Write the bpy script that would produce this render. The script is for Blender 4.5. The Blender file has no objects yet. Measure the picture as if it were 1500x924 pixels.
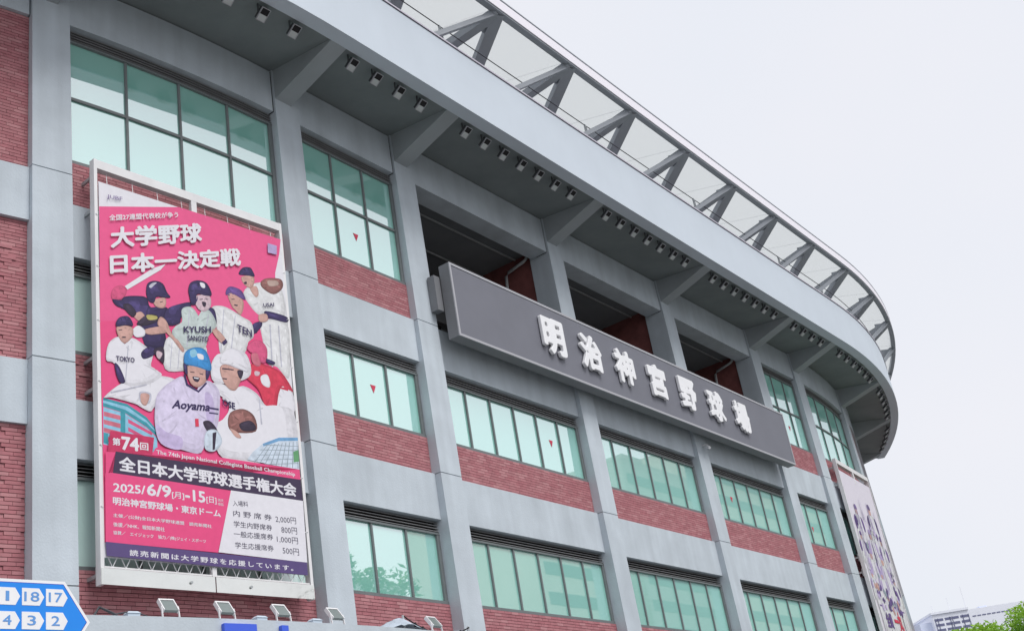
import bpy, bmesh, math, random
from mathutils import Vector, Matrix
random.seed(7)
rnd = random.random
S = bpy.context.scene
COL = S.collection
EYE = 1.6                                   # camera height; wall levels below are given above this height

# ------------------------------------------------------------------ camera
cam_d = bpy.data.cameras.new('camera')
cam_d.sensor_width = 36.0
cam_d.lens = 1800.14 / 1500.0 * 36.0
cam_d.clip_start = 0.1
cam_d.clip_end = 6000.0
cam = bpy.data.objects.new('camera', cam_d)
COL.objects.link(cam)
cr = Vector((0.98498525, 0.07212821, -0.15684888))
cu_ = Vector((0.17263849, -0.41152598, 0.89489794))
cf = Vector((0.0, 0.90853943, 0.41779913))
m = Matrix((( cr.x, cu_.x, -cf.x, 0), (cr.y, cu_.y, -cf.y, 0), (cr.z, cu_.z, -cf.z, EYE), (0, 0, 0, 1)))
cam.matrix_world = m
S.camera = cam

# ------------------------------------------------------------------ overcast sky, soft sun, exposure
SUN_EL, SUN_AZ = math.radians(54), math.radians(124)    # azimuth measured clockwise from +Y
w = bpy.data.worlds.new('World')
S.world = w
w.use_nodes = True
nt = w.node_tree
nt.nodes.clear()
out = nt.nodes.new('ShaderNodeOutputWorld')
sky = nt.nodes.new('ShaderNodeTexSky')
sky.sky_type = 'NISHITA'
sky.sun_disc = False
sky.sun_elevation = SUN_EL
sky.sun_rotation = SUN_AZ
sky.air_density = 1.0
sky.dust_density = 4.0
b1 = nt.nodes.new('ShaderNodeBackground')
b1.inputs['Strength'].default_value = 0.07
nt.links.new(sky.outputs[0], b1.inputs[0])
tc = nt.nodes.new('ShaderNodeTexCoord')
cl = nt.nodes.new('ShaderNodeTexNoise')
cl.inputs['Scale'].default_value = 2.2
cl.inputs['Detail'].default_value = 4
cl.inputs['Roughness'].default_value = 0.45
nt.links.new(tc.outputs['Generated'], cl.inputs['Vector'])
rp = nt.nodes.new('ShaderNodeValToRGB')
rp.color_ramp.elements[0].position = 0.3
rp.color_ramp.elements[0].color = (0.785, 0.83, 0.905, 1)
rp.color_ramp.elements[1].position = 0.7
rp.color_ramp.elements[1].color = (0.875, 0.87, 0.915, 1)
nt.links.new(cl.outputs[0], rp.inputs[0])
b2 = nt.nodes.new('ShaderNodeBackground')
b2.inputs['Strength'].default_value = 0.715
nt.links.new(rp.outputs[0], b2.inputs[0])
mx = nt.nodes.new('ShaderNodeMixShader')
mx.inputs[0].default_value = 0.9
nt.links.new(b1.outputs[0], mx.inputs[1])
nt.links.new(b2.outputs[0], mx.inputs[2])
nt.links.new(mx.outputs[0], out.inputs[0])
sun_d = bpy.data.lights.new('sun', 'SUN')
sun_d.energy = 1.5
sun_d.angle = math.radians(30)
sun_d.color = (1.0, 0.985, 0.96)
sun = bpy.data.objects.new('sun', sun_d)
COL.objects.link(sun)
sd = Vector((math.sin(SUN_AZ) * math.cos(SUN_EL), math.cos(SUN_AZ) * math.cos(SUN_EL), math.sin(SUN_EL)))
sun.rotation_euler = sd.to_track_quat('Z', 'Y').to_euler()
sun.location = sd * 60
S.view_settings.view_transform = 'Standard'
S.view_settings.look = 'None'
S.view_settings.gamma = 1.0
S.view_settings.use_curve_mapping = False
S.view_settings.exposure = 0.6
S.cycles.max_bounces = 8
S.cycles.use_denoising = True

# ------------------------------------------------------------------ materials
def lin(r, g=None, b=None):
    c = (r, g, b) if g is not None else r
    return tuple(((x / 255 + 0.055) / 1.055) ** 2.4 if x > 10 else x / 255 / 12.92 for x in c)
def mat(name, col, rough=0.7, var=0.0, vscale=3.0, bump=0.0, bscale=60.0, metal=0.0, streak=0.0, spec=0.4, tone=0.0, var2=None):
    mt = bpy.data.materials.new(name)
    mt.use_nodes = True
    n = mt.node_tree
    bs = n.nodes['Principled BSDF']
    bs.inputs['Base Color'].default_value = (*col, 1)
    bs.inputs['Roughness'].default_value = rough
    bs.inputs['Metallic'].default_value = metal
    bs.inputs['Specular IOR Level'].default_value = spec
    tcn = n.nodes.new('ShaderNodeTexCoord')
    geo = n.nodes.new('ShaderNodeNewGeometry')
    src = None
    def mul(prev, fac_out, lo, hi):
        mr = n.nodes.new('ShaderNodeMapRange')
        mr.inputs['From Min'].default_value = 0.3; mr.inputs['From Max'].default_value = 0.7
        mr.inputs['To Min'].default_value = lo; mr.inputs['To Max'].default_value = hi
        n.links.new(fac_out, mr.inputs['Value'])
        mm = n.nodes.new('ShaderNodeMix'); mm.data_type = 'RGBA'; mm.blend_type = 'MULTIPLY'
        mm.inputs[0].default_value = 1.0
        if prev is None: mm.inputs[6].default_value = (*col, 1)
        else: n.links.new(prev, mm.inputs[6])
        n.links.new(mr.outputs[0], mm.inputs[7])
        return mm.outputs[2]
    if var:
        nz = n.nodes.new('ShaderNodeTexNoise'); nz.inputs['Scale'].default_value = vscale
        nz.inputs['Detail'].default_value = 6; nz.inputs['Roughness'].default_value = 0.6
        n.links.new(geo.outputs['Position'], nz.inputs['Vector'])
        src = mul(src, nz.outputs[0], 1 - var, 1 + var)
    if streak:
        mp = n.nodes.new('ShaderNodeMapping'); mp.inputs['Scale'].default_value = (2.6, 2.6, 0.16)
        n.links.new(geo.outputs['Position'], mp.inputs[0])
        nz = n.nodes.new('ShaderNodeTexNoise'); nz.inputs['Scale'].default_value = 1.0; nz.inputs['Detail'].default_value = 5
        n.links.new(mp.outputs[0], nz.inputs['Vector'])
        src = mul(src, nz.outputs[0], 1 - streak, 1 + streak * 0.6)
    if tone:
        at = n.nodes.new('ShaderNodeAttribute'); at.attribute_name = 'tone'
        if var2:
            mc = n.nodes.new('ShaderNodeMix'); mc.data_type = 'RGBA'
            n.links.new(at.outputs['Fac'], mc.inputs[0])
            if src: n.links.new(src, mc.inputs[6])
            else: mc.inputs[6].default_value = (*col, 1)
            mc.inputs[7].default_value = (*var2, 1)
            src = mc.outputs[2]
    if src: n.links.new(src, bs.inputs['Base Color'])
    if bump:
        nb = n.nodes.new('ShaderNodeTexNoise'); nb.inputs['Scale'].default_value = bscale; nb.inputs['Detail'].default_value = 4
        n.links.new(geo.outputs['Position'], nb.inputs['Vector'])
        bp = n.nodes.new('ShaderNodeBump'); bp.inputs['Strength'].default_value = bump; bp.inputs['Distance'].default_value = 0.01
        n.links.new(nb.outputs[0], bp.inputs['Height'])
        n.links.new(bp.outputs[0], bs.inputs['Normal'])
    return mt
M = {}
M['concrete'] = mat('painted_concrete', (0.52, 0.575, 0.625), 0.8, 0.09, 0.8, 0.5, 25, streak=0.085)
M['fascia'] = mat('fascia_paint', (0.60, 0.66, 0.73), 0.75, 0.03, 0.5, 0.2, 20, streak=0.008)
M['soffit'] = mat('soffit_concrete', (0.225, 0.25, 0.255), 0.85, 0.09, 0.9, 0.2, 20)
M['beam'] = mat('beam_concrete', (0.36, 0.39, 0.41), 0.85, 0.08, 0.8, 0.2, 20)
M['brick'] = mat('brick_clay', (0.39, 0.145, 0.165), 0.8, 0.16, 5.0, 0.5, 90, tone=1, var2=(0.58, 0.31, 0.32))
M['mortar'] = mat('mortar', (0.17, 0.075, 0.085), 0.9, 0.1, 10)
M['frame'] = mat('bronze_frame', (0.16, 0.175, 0.18), 0.45, 0.08, 4)
M['louvre'] = mat('louvre_metal', (0.30, 0.30, 0.305), 0.5, 0.1, 3)
M['black'] = mat('black_void', (0.015, 0.014, 0.016), 0.8)  # flat black; also stands in for shade in gaps and openings
M['signface'] = mat('sign_face_grey', (0.175, 0.178, 0.21), 0.55, 0.05, 0.8, 0.15, 40)
M['signedge'] = mat('sign_edge_grey', (0.20, 0.205, 0.22), 0.5, 0.05, 1.5)
M['signtrim'] = mat('sign_trim', (0.42, 0.42, 0.45), 0.45)
M['letter'] = mat('letter_white', (0.86, 0.86, 0.88), 0.45, 0.03, 3)
M['white'] = mat('white_paint', (0.78, 0.77, 0.78), 0.5, 0.05, 2, streak=0.05)
M['steel'] = mat('stainless_sheet', (0.80, 0.81, 0.77), 0.10, 0.06, 1.2, 0.9, 2.6, metal=0.95)
M['galv'] = mat('galvanised_steel', (0.45, 0.47, 0.48), 0.5, 0.1, 12, metal=0.4)
M['truss'] = mat('truss_grey', (0.32, 0.345, 0.38), 0.5, 0.05, 2)
M['rail'] = mat('dark_rail', (0.06, 0.06, 0.07), 0.5)
M['band'] = mat('canopy_band_white', (0.86, 0.83, 0.89), 0.5)
M['coping'] = mat('coping', (0.62, 0.58, 0.66), 0.5)
M['copingdark'] = mat('coping_dark_joint', (0.10, 0.085, 0.11), 0.6)  # thin dark line under the coping
M['lamp_house'] = mat('lamp_housing', (0.07, 0.075, 0.08), 0.5)
M['lamp_glass'] = mat('lamp_reflector', (0.55, 0.58, 0.58), 0.35)
M['flood_glass'] = mat('flood_glass', (0.20, 0.235, 0.23), 0.15, spec=0.8)
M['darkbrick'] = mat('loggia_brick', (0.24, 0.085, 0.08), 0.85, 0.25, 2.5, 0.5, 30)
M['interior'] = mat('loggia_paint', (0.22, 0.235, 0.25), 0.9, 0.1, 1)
M['pipe'] = mat('drain_pipe', (0.55, 0.56, 0.57), 0.45)
M['bluesign'] = mat('sign_blue', (0.012, 0.25, 0.83), 0.4, 0.02, 3)
M['bluedark'] = mat('sign_blue_dark', (0.02, 0.05, 0.42), 0.5)
M['bluenum'] = mat('sign_blue_number', (0.13, 0.33, 0.72), 0.5)
M['blueletter'] = mat('blue_channel_letter', (0.06, 0.13, 0.72), 0.4)
M['boxgrey'] = mat('enclosure_grey', (0.50, 0.58, 0.66), 0.5, 0.05, 5)
M['tarp'] = mat('tarpaulin', (0.42, 0.48, 0.55), 0.7, 0.15, 4)
M['farwall'] = mat('far_wall_hazed', (0.80, 0.82, 0.90), 0.8, 0.04, 0.05)  # distance haze painted in: wall colour made paler
M['farside'] = mat('far_side_wall', (0.66, 0.71, 0.86), 0.8)
M['fardark'] = mat('far_window', (0.15, 0.16, 0.27), 0.5)
M['mast'] = mat('mast_grey', (0.74, 0.74, 0.80), 0.6)
M['bark'] = mat('bark', (0.10, 0.07, 0.05), 0.9, 0.3, 8)
M['asphalt'] = mat('asphalt', (0.06, 0.06, 0.062), 0.9, 0.1, 3)
M['paving'] = mat('paving', (0.155, 0.155, 0.15), 0.85, 0.12, 1.5)
M['earth'] = mat('ground', (0.16, 0.16, 0.15), 0.9, 0.15, 0.2)
M['office'] = mat('office_concrete', (0.48, 0.49, 0.48), 0.8, 0.05, 0.2)
M['officepale'] = mat('office_pale', (0.62, 0.61, 0.56), 0.8, 0.05, 0.2)
M['officeglass'] = mat('office_glass', (0.16, 0.21, 0.22), 0.2)
M['curtain'] = mat('curtain', (0.88, 0.92, 0.90), 0.9)
M['sticker'] = mat('red_triangle_sticker', (0.62, 0.05, 0.10), 0.5)
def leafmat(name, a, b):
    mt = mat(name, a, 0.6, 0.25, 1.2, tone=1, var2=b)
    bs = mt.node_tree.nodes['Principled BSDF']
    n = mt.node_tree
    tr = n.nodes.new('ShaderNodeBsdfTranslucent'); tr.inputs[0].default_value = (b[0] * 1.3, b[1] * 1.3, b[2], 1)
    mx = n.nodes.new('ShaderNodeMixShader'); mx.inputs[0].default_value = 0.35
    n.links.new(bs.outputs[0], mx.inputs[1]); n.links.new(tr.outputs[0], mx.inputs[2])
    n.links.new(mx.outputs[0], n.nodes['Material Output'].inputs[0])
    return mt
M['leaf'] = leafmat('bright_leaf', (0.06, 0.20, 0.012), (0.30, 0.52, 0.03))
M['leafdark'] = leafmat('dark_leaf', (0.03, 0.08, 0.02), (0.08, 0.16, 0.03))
def glassmat(name, see):
    mt = bpy.data.materials.new(name); mt.use_nodes = True
    n = mt.node_tree; n.nodes.clear()
    o = n.nodes.new('ShaderNodeOutputMaterial')
    gl = n.nodes.new('ShaderNodeBsdfGlossy'); gl.inputs['Color'].default_value = (0.97, 0.95, 0.965, 1); gl.inputs['Roughness'].default_value = 0.012
    df = n.nodes.new('ShaderNodeBsdfDiffuse'); df.inputs['Color'].default_value = (0.40, 0.92, 0.79, 1) if not see else (0.72, 0.96, 0.90, 1)
    body = df
    ms = n.nodes.new('ShaderNodeMixShader'); ms.inputs[0].default_value = 0.57 if not see else 0.25
    geo = n.nodes.new('ShaderNodeNewGeometry')
    nz = n.nodes.new('ShaderNodeTexNoise'); nz.inputs['Scale'].default_value = 0.7; nz.inputs['Detail'].default_value = 1
    n.links.new(geo.outputs['Position'], nz.inputs['Vector'])
    bp = n.nodes.new('ShaderNodeBump'); bp.inputs['Strength'].default_value = 0.035; bp.inputs['Distance'].default_value = 0.02
    n.links.new(nz.outputs[0], bp.inputs['Height']); n.links.new(bp.outputs[0], gl.inputs['Normal'])
    n.links.new(body.outputs[0], ms.inputs[1]); n.links.new(gl.outputs[0], ms.inputs[2]); n.links.new(ms.outputs[0], o.inputs[0])
    return mt
M['glass'] = glassmat('green_mirror_glass', False)
M['glass_see'] = glassmat('pale_curtained_glass', True)
def panelmat():
    mt = bpy.data.materials.new('frosted_panel'); mt.use_nodes = True
    n = mt.node_tree; n.nodes.clear()
    o = n.nodes.new('ShaderNodeOutputMaterial')
    df = n.nodes.new('ShaderNodeBsdfDiffuse'); df.inputs[0].default_value = (0.62, 0.62, 0.63, 1)
    tl = n.nodes.new('ShaderNodeBsdfTranslucent'); tl.inputs[0].default_value = (0.77, 0.78, 0.785, 1)
    tp = n.nodes.new('ShaderNodeBsdfTransparent'); tp.inputs[0].default_value = (0.865, 0.88, 0.87, 1)
    a = n.nodes.new('ShaderNodeMixShader'); a.inputs[0].default_value = 0.7
    b = n.nodes.new('ShaderNodeMixShader'); b.inputs[0].default_value = 0.46
    n.links.new(df.outputs[0], a.inputs[1]); n.links.new(tl.outputs[0], a.inputs[2])
    n.links.new(a.outputs[0], b.inputs[1]); n.links.new(tp.outputs[0], b.inputs[2]); n.links.new(b.outputs[0], o.inputs[0])
    return mt
M['panel'] = panelmat()
PC = dict(palelav=(236,230,242), skin=(214,170,160), facel=(222,196,206), facered=(214,120,140), navy=(66,56,98), white=(240,238,245), cream=(236,236,238), red=(226,70,96), leather=(150,104,100),
 brownl=(196,170,160), pinkred=(226,96,140), lgrey=(200,200,214), dark=(64,54,72), blue=(70,150,216), ice=(150,206,232), icew=(214,226,240), lav=(226,216,242), lav2=(206,190,228), sage=(206,218,216),
 teal=(70,160,176), grey=(150,164,176), violet=(112,86,150), violetl=(188,170,214), yel=(190,180,110), pink=(243,88,142), pinkl=(246,100,153), magenta=(206,62,104), plum=(74,62,88), purple=(100,84,134),
 sky=(120,170,214), leafg=(110,170,120), ink=(88,84,104))
for k, v in PC.items():
    M['p_' + k] = mat('print_' + k, tuple(x * 0.86 for x in lin(v)), 0.6, 0.16 if k not in ('pink', 'pinkl', 'white', 'plum', 'purple', 'ink', 'palelav') else 0.035, 7.0, 0.5, 1.6, spec=0.25)

# ------------------------------------------------------------------ mesh helpers
class MB:
    def __init__(s): s.v = []; s.f = []; s.mi = []; s.t = []; s.cur = 0; s.tone = 0.0
    def add(s, vs, fs):
        b = len(s.v); s.v += [tuple(x) for x in vs]
        for f in fs: s.f.append(tuple(b + i for i in f)); s.mi.append(s.cur); s.t.append(s.tone)
    def hexa(s, a):                         # a: eight corners, bottom ring then top ring
        s.add(a, [(3, 2, 1, 0), (4, 5, 6, 7), (0, 1, 5, 4), (1, 2, 6, 5), (2, 3, 7, 6), (3, 0, 4, 7)])
    def box(s, x0, x1, y0, y1, z0, z1):
        s.hexa([(x0, y0, z0), (x1, y0, z0), (x1, y1, z0), (x0, y1, z0), (x0, y0, z1), (x1, y0, z1), (x1, y1, z1), (x0, y1, z1)])
    def tube(s, pts, r, n=8, r1=None):
        pts = [Vector(p) for p in pts]; rings = []
        for i, p in enumerate(pts):
            d = (pts[min(i + 1, len(pts) - 1)] - pts[max(i - 1, 0)]).normalized()
            a = d.orthogonal().normalized() if abs(d.z) > 0.95 else d.cross(Vector((0, 0, 1))).normalized()
            b = d.cross(a); rr = r if r1 is None else r + (r1 - r) * i / (len(pts) - 1)
            rings.append([p + a * rr * math.cos(2 * math.pi * k / n) + b * rr * math.sin(2 * math.pi * k / n) for k in range(n)])
        vs = [q for R in rings for q in R]; fs = []
        for i in range(len(pts) - 1):
            for k in range(n): fs.append((i * n + k, i * n + (k + 1) % n, (i + 1) * n + (k + 1) % n, (i + 1) * n + k))
        fs.append(tuple(range(n - 1, -1, -1))); fs.append(tuple((len(pts) - 1) * n + k for k in range(n)))
        s.add(vs, fs)
    def bar(s, p, q, wd, ht, up=(0, 0, 1)):
        p = Vector(p); q = Vector(q); d = (q - p).normalized(); a = d.cross(Vector(up)).normalized(); b = a.cross(d).normalized()
        cs = [(-wd / 2, -ht / 2), (wd / 2, -ht / 2), (wd / 2, ht / 2), (-wd / 2, ht / 2)]
        s.hexa([p + a * x + b * y for x, y in cs] + [q + a * x + b * y for x, y in cs])
    def build(s, name, mats, parent=None, smooth=False, loc=None):
        if not isinstance(mats, (list, tuple)): mats = [mats]
        base = Vector(loc) if loc is not None else world_of(parent)
        me = bpy.data.meshes.new(name)
        me.from_pydata([(x - base.x, y - base.y, z - base.z) for x, y, z in s.v], [], s.f)
        for q in mats: me.materials.append(M[q] if isinstance(q, str) else q)
        me.polygons.foreach_set('material_index', s.mi)
        if any(s.t):
            at = me.attributes.new('tone', 'FLOAT', 'FACE'); at.data.foreach_set('value', s.t)
        bm = bmesh.new(); bm.from_mesh(me); bmesh.ops.recalc_face_normals(bm, faces=bm.faces); bm.to_mesh(me); bm.free()
        if smooth:
            me.polygons.foreach_set('use_smooth', [True] * len(me.polygons))
        me.update()
        o = bpy.data.objects.new(name, me); COL.objects.link(o)
        if parent is not None:
            o.parent = parent; o.location = base - world_of(parent)
        else: o.location = base
        return o
def world_of(o):
    v = Vector((0, 0, 0))
    while o is not None: v += o.location; o = o.parent
    return v
def tag(o, label=None, cat=None, group=None, kind=None):
    if label: o['label'] = label
    if cat: o['category'] = cat
    if group: o['group'] = group
    if kind: o['kind'] = kind
    return o
def thing(name, label, cat, loc, group=None):
    o = bpy.data.objects.new(name, None); COL.objects.link(o); o.location = loc; o.empty_display_size = 0.3
    return tag(o, label, cat, group)
def copy_tree(o, parent=None):
    c = o.copy(); COL.objects.link(c); c.parent = parent
    for ch in list(o.children): copy_tree(ch, c)
    return c

# ------------------------------------------------------------------ plan of the stadium wall: straight centre, circular ends
CX, CY = 3.667384, 39.5972856
DX, DY = 0.53900353, 0.8423035
NX, NY = 0.8423035, -0.53900353
RW, U0 = 35.4, 16.0
def P(u, o=0.0, z=0.0):
    a = abs(u) - U0; sg = 1 if u > 0 else -1
    if a <= 0: s, n = u, o
    else:
        th = a / RW; r = RW + o; s = sg * (U0 + r * math.sin(th)); n = o - (r - r * math.cos(th))
    return Vector((CX + DX * s + NX * n, CY + DY * s + NY * n, z + EYE))
def frame(u):
    p = P(u, 0, -EYE); q = P(u, 1, -EYE); n = (q - p).normalized(); t = Vector((-n.y, n.x, 0)); return p, t, n
def segs(u0, u1, step=0.9):
    if u0 >= -U0 and u1 <= U0: return [u0, u1]
    k = max(1, math.ceil((u1 - u0) / step)); return [u0 + (u1 - u0) * i / k for i in range(k + 1)]
def sweep(mb, u0, u1, prof, step=0.9, ends=True):
    us = segs(u0, u1, step)
    if u0 < -U0 < u1 or u0 < U0 < u1:
        us = []
        for a, b in ((u0, min(u1, -U0)), (max(u0, -U0), min(u1, U0)), (max(u0, U0), u1)):
            if b > a: us += segs(a, b, step)[(1 if us else 0):]
    n = len(prof); vs = [P(u, o, z) for u in us for o, z in prof]; fs = []
    for i in range(len(us) - 1):
        for k in range(n): fs.append((i * n + k, i * n + (k + 1) % n, (i + 1) * n + (k + 1) % n, (i + 1) * n + k))
    if ends: fs.append(tuple(range(n))); fs.append(tuple((len(us) - 1) * n + k for k in range(n)))
    mb.add(vs, fs)
def ubox(mb, u0, u1, o0, o1, z0, z1, step=0.9): sweep(mb, u0, u1, [(o0, z0), (o1, z0), (o1, z1), (o0, z1)], step)
def prism(mb, u, prof, w0, w1):
    p, t, n = frame(u); k = len(prof)
    vs = [p + t * w_ + n * o + Vector((0, 0, z + EYE)) for w_ in (w0, w1) for o, z in prof]
    mb.add(vs, [tuple(range(k)), tuple(range(2 * k - 1, k - 1, -1))] + [(i, (i + 1) % k, k + (i + 1) % k, k + i) for i in range(k)])
# levels (above the camera)
SO, LB, I1, J1, P1, I2, J2, P2, I3 = 19.88, 18.61, 15.08, 14.0, 12.78, 10.68, 9.68, 8.48, 6.39
TR = 16.76
CU = [-34.9, -28.65, -22.42, -15.91, -11.35, -3.74, 3.80, 11.35, 15.83, 22.83, 29.1, 35.4]
HW = 0.42
GZ = -EYE

# ------------------------------------------------------------------ the setting underfoot
g = MB(); g.box(-1500, 1500, -1500, 1500, -0.3, 0); tag(g.build('ground', 'earth', loc=(0, 0, 0)), kind='structure')
g = MB(); g.box(-90, 120, -40, 130, 0.0, 0.004); tag(g.build('plaza', 'paving', loc=(0, 0, 0)), kind='structure')

# ------------------------------------------------------------------ stadium
base = P(0, 0, GZ)
ST = thing('stadium_building', 'large curved stadium of grey piers, red brick bands and green windows under an eave', 'stadium', base)
def part(mb, name, mats, parent=None, **k): return mb.build(name, mats, parent or ST, **k)
def colfront(z): return 0.22 + 0.014 * (14 - z)
for i, u in enumerate(CU):
    gro = [14.63, 10.36, 6.0] if i < 3 else ([14.63, 10.36, 6.0] if i > 9 else [13.98, 9.67, 5.4])
    mb = MB(); zs = [19.9] + gro + [GZ]; back = -0.62
    for a, b in zip(zs[:-1], zs[1:]):
        zt = a - (0.012 if a != 19.9 else 0); zb = b + (0.012 if b != GZ else 0)
        mb.cur = 0
        prism(mb, u, [(back, zb), (colfront(zb), zb), (colfront(zt), zt), (back, zt)], -HW, HW)
        if b != GZ:
            mb.cur = 1; prism(mb, u, [(back, b - 0.012), (colfront(b) - 0.03, b - 0.012), (colfront(b) - 0.03, b + 0.012), (back, b + 0.012)], -HW + 0.02, HW - 0.02)
    part(mb, 'pier', ['concrete', 'louvre'])
brick_jobs = []          # (u0,u1,z0,z1)
def brick_panel(u0, u1, z0, z1):
    mb = MB(); ubox(mb, u0, u1, -0.35, -0.016, z0, z1)
    p = part(mb, 'brick_panel', 'mortar'); brick_jobs.append((p, u0, u1, z0, z1)); return p
def spandrel(u0, u1, z0, z1, o=0.09):
    mb = MB(); ubox(mb, u0 + 0.004, u1 - 0.004, -0.34, o, z0, z1); return part(mb, 'spandrel', 'concrete')
def window(u0, u1, z0, z1, n, transom=None, see=False, stick=None):
    u0 += 0.004; u1 -= 0.004; lv = 0.31; zt = z1 - lv; o0, o1 = -0.13, -0.04
    lp = MB(); ubox(lp, u0, u1, -0.30, -0.16, zt, z1)
    lo = part(lp, 'louvre', 'black')
    for k in range(4):
        s = MB(); zc = zt + 0.035 + k * 0.073
        sweep(s, u0, u1, [(-0.15, zc + 0.03), (-0.03 - 0.004 * k, zc - 0.004), (-0.03 - 0.004 * k, zc + 0.008), (-0.15, zc + 0.042)])
        s.build('louvre_slat', 'louvre', lo)
    f = MB(); ubox(f, u0, u1, o0, o1 + 0.02, zt - 0.05, zt); ubox(f, u0, u1, o0, o1 + 0.03, z0, z0 + 0.075)
    ubox(f, u0, u0 + 0.06, o0, o1, z0 + 0.075, zt - 0.05); ubox(f, u1 - 0.11, u1, o0, o1 + 0.01, z0 + 0.075, zt - 0.05)
    a, b = u0 + 0.03, u1 - 0.03
    ms = [a + (b - a) * k / n for k in range(n + 1)]
    for q in ms[1:-1]: ubox(f, q - 0.028, q + 0.028, o0, o1, z0 + 0.075, zt - 0.05)
    rows = [(z0 + 0.06, zt - 0.03)]
    if transom:
        for j in range(n):
            ubox(f, (ms[j] + 0.028) if j else u0 + 0.06, (ms[j + 1] - 0.028) if j < n - 1 else u1 - 0.11, o0 + 0.01, o1 - 0.006, transom - 0.035, transom + 0.035)
        rows = [(z0 + 0.06, transom - 0.02), (transom + 0.02, zt - 0.03)]
    bk = MB(); ubox(bk, u0, u1, -0.75, -0.62, z0, z1)
    wf = part(f, 'window', 'frame'); bk.build('interior_wall', 'interior', wf)
    for (za, zb) in rows:
        for j in range(n):
            m_ = MB(); ubox(m_, ms[j] + 0.01, ms[j + 1] - 0.01, -0.10, -0.088, za, zb, 9)
            m_.build('pane', 'glass_see' if see else 'glass', wf)
    if stick:
        su, sz = stick; s = MB(); h = 0.10
        A = [P(su - h, -0.083, sz + h), P(su + h, -0.083, sz + h), P(su, -0.083, sz - h * 1.15)]
        B_ = [P(su - h, -0.080, sz + h), P(su + h, -0.080, sz + h), P(su, -0.080, sz - h * 1.15)]
        s.add(A + B_, [(2, 1, 0), (3, 4, 5), (0, 1, 4, 3), (1, 2, 5, 4), (2, 0, 3, 5)]); s.build('red_triangle_mark', 'sticker', wf)
    return wf
NP = {3: 4, 4: 3, 5: 6, 6: 6, 7: 6, 8: 3, 9: 4}
stick_top = {4: (-13.52, 16.0), 8: (13.74, 15.97)}
stick_mid = {4: (-13.55, 11.66), 5: (-5.76, 11.66), 7: (6.0, 11.63), 8: (13.3, 11.4)}
# NP is keyed by the index of the pier on the bay's right
for i in range(3, 10):
    a, b = CU[i - 1] + HW, CU[i] - HW
    mb = MB(); ubox(mb, a + 0.004, b - 0.035, -0.55 if i in (5, 6, 7) else -0.34, 0.09, LB, SO - 0.03); part(mb, 'lintel', 'concrete')
    mb = MB(); ubox(mb, b - 0.033, b - 0.001, -0.34, 0.08, LB, SO - 0.03); ubox(mb, a + 0.004, b - 0.001, -0.34, 0.02, SO - 0.028, SO + 0.01); part(mb, 'painted_gap_shadow', 'black')  # black filler strips painted in for the shade of the open gaps
    if i in (5, 6, 7):
        pass
    else:
        window(a, b, I1, LB, NP[i], TR, stick=stick_top.get(i)); brick_panel(a, b, J1, I1)
    spandrel(a, b, P1, J1); window(a, b, I2, P1, NP[i], see=(i == 3), stick=stick_mid.get(i)); brick_panel(a, b, J2, I2)
    spandrel(a, b, P2, J2); window(a, b, I3, P2, NP[i], see=(i == 3)); brick_panel(a, b, 4.6, I3)
    spandrel(a, b, GZ, 4.6, 0.02)
for i in (1, 2, 10, 11):
    a, b = CU[i] if i < 3 else CU[i - 1], 0
    a, b = (CU[i - 1] + HW, CU[i] - HW)
    mb = MB(); ubox(mb, a + 0.004, b - 0.035, -0.34, 0.09, 18.51, SO - 0.03); part(mb, 'lintel', 'concrete')
    brick_panel(a, b, 14.62, 18.51); spandrel(a, b, 13.39, 14.62); brick_panel(a, b, 10.34, 13.39); spandrel(a, b, 9.05, 10.34); brick_panel(a, b, 4.6, 9.05); spandrel(a, b, GZ, 4.6, 0.02)
# solid core behind the wall skin
mb = MB()
ubox(mb, -35.4, CU[4] - HW, -9, -0.8, GZ, 19.86); ubox(mb, CU[7] + HW, 35.9, -9, -0.8, GZ, 19.86)
ubox(mb, CU[4] - HW, CU[7] + HW, -9, -0.8, GZ, 13.9); ubox(mb, CU[4] - HW, CU[7] + HW, -9, -4.6, 13.9, 19.86)
part(mb, 'core_wall', 'interior')
# loggias (three open bays behind the name board)
for i in (5, 6, 7):
    a, b = CU[i - 1] + HW, CU[i] - HW
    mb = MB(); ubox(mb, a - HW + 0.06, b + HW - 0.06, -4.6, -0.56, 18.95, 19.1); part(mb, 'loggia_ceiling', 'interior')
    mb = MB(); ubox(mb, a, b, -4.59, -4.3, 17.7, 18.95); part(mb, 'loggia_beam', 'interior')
    mb = MB(); ubox(mb, a + 0.2, b - 0.2, -4.59, -4.5, 13.9, 17.7); part(mb, 'loggia_dark_sheet', 'black')  # black sheet standing in for the darkness of an opening
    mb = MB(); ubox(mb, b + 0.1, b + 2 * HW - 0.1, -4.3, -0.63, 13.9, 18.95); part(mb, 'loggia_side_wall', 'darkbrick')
for i in (5, 6, 7):
    a, b = CU[i - 1] + HW, CU[i] - HW
    for o_ in (-1.2, -2.6):
        mb = MB(); mb.tube([P(a, o_, 18.88), P(b, o_, 18.88)], 0.035, 6); part(mb, 'conduit', 'galv')
mb = MB(); ubox(mb, CU[4] + HW - 0.75, CU[4] + HW - 0.1, -4.3, -0.63, 13.9, 18.95); part(mb, 'loggia_side_wall', 'darkbrick')
for u_ in (CU[5] - HW, CU[7] - HW):
    mb = MB(); mb.tube([P(u_ - 0.02, -0.74, 18.95), P(u_ - 0.03, -0.74, 18.72), P(u_ - 0.04, -0.85, 18.66), P(u_ - 0.06, -1.5, 18.52), P(u_ - 0.06, -1.62, 18.42), P(u_ - 0.06, -1.66, 17.9), P(u_ - 0.06, -1.66, 14.0)], 0.055, 10)
    part(mb, 'drain_pipe', 'pipe', smooth=True)

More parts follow.
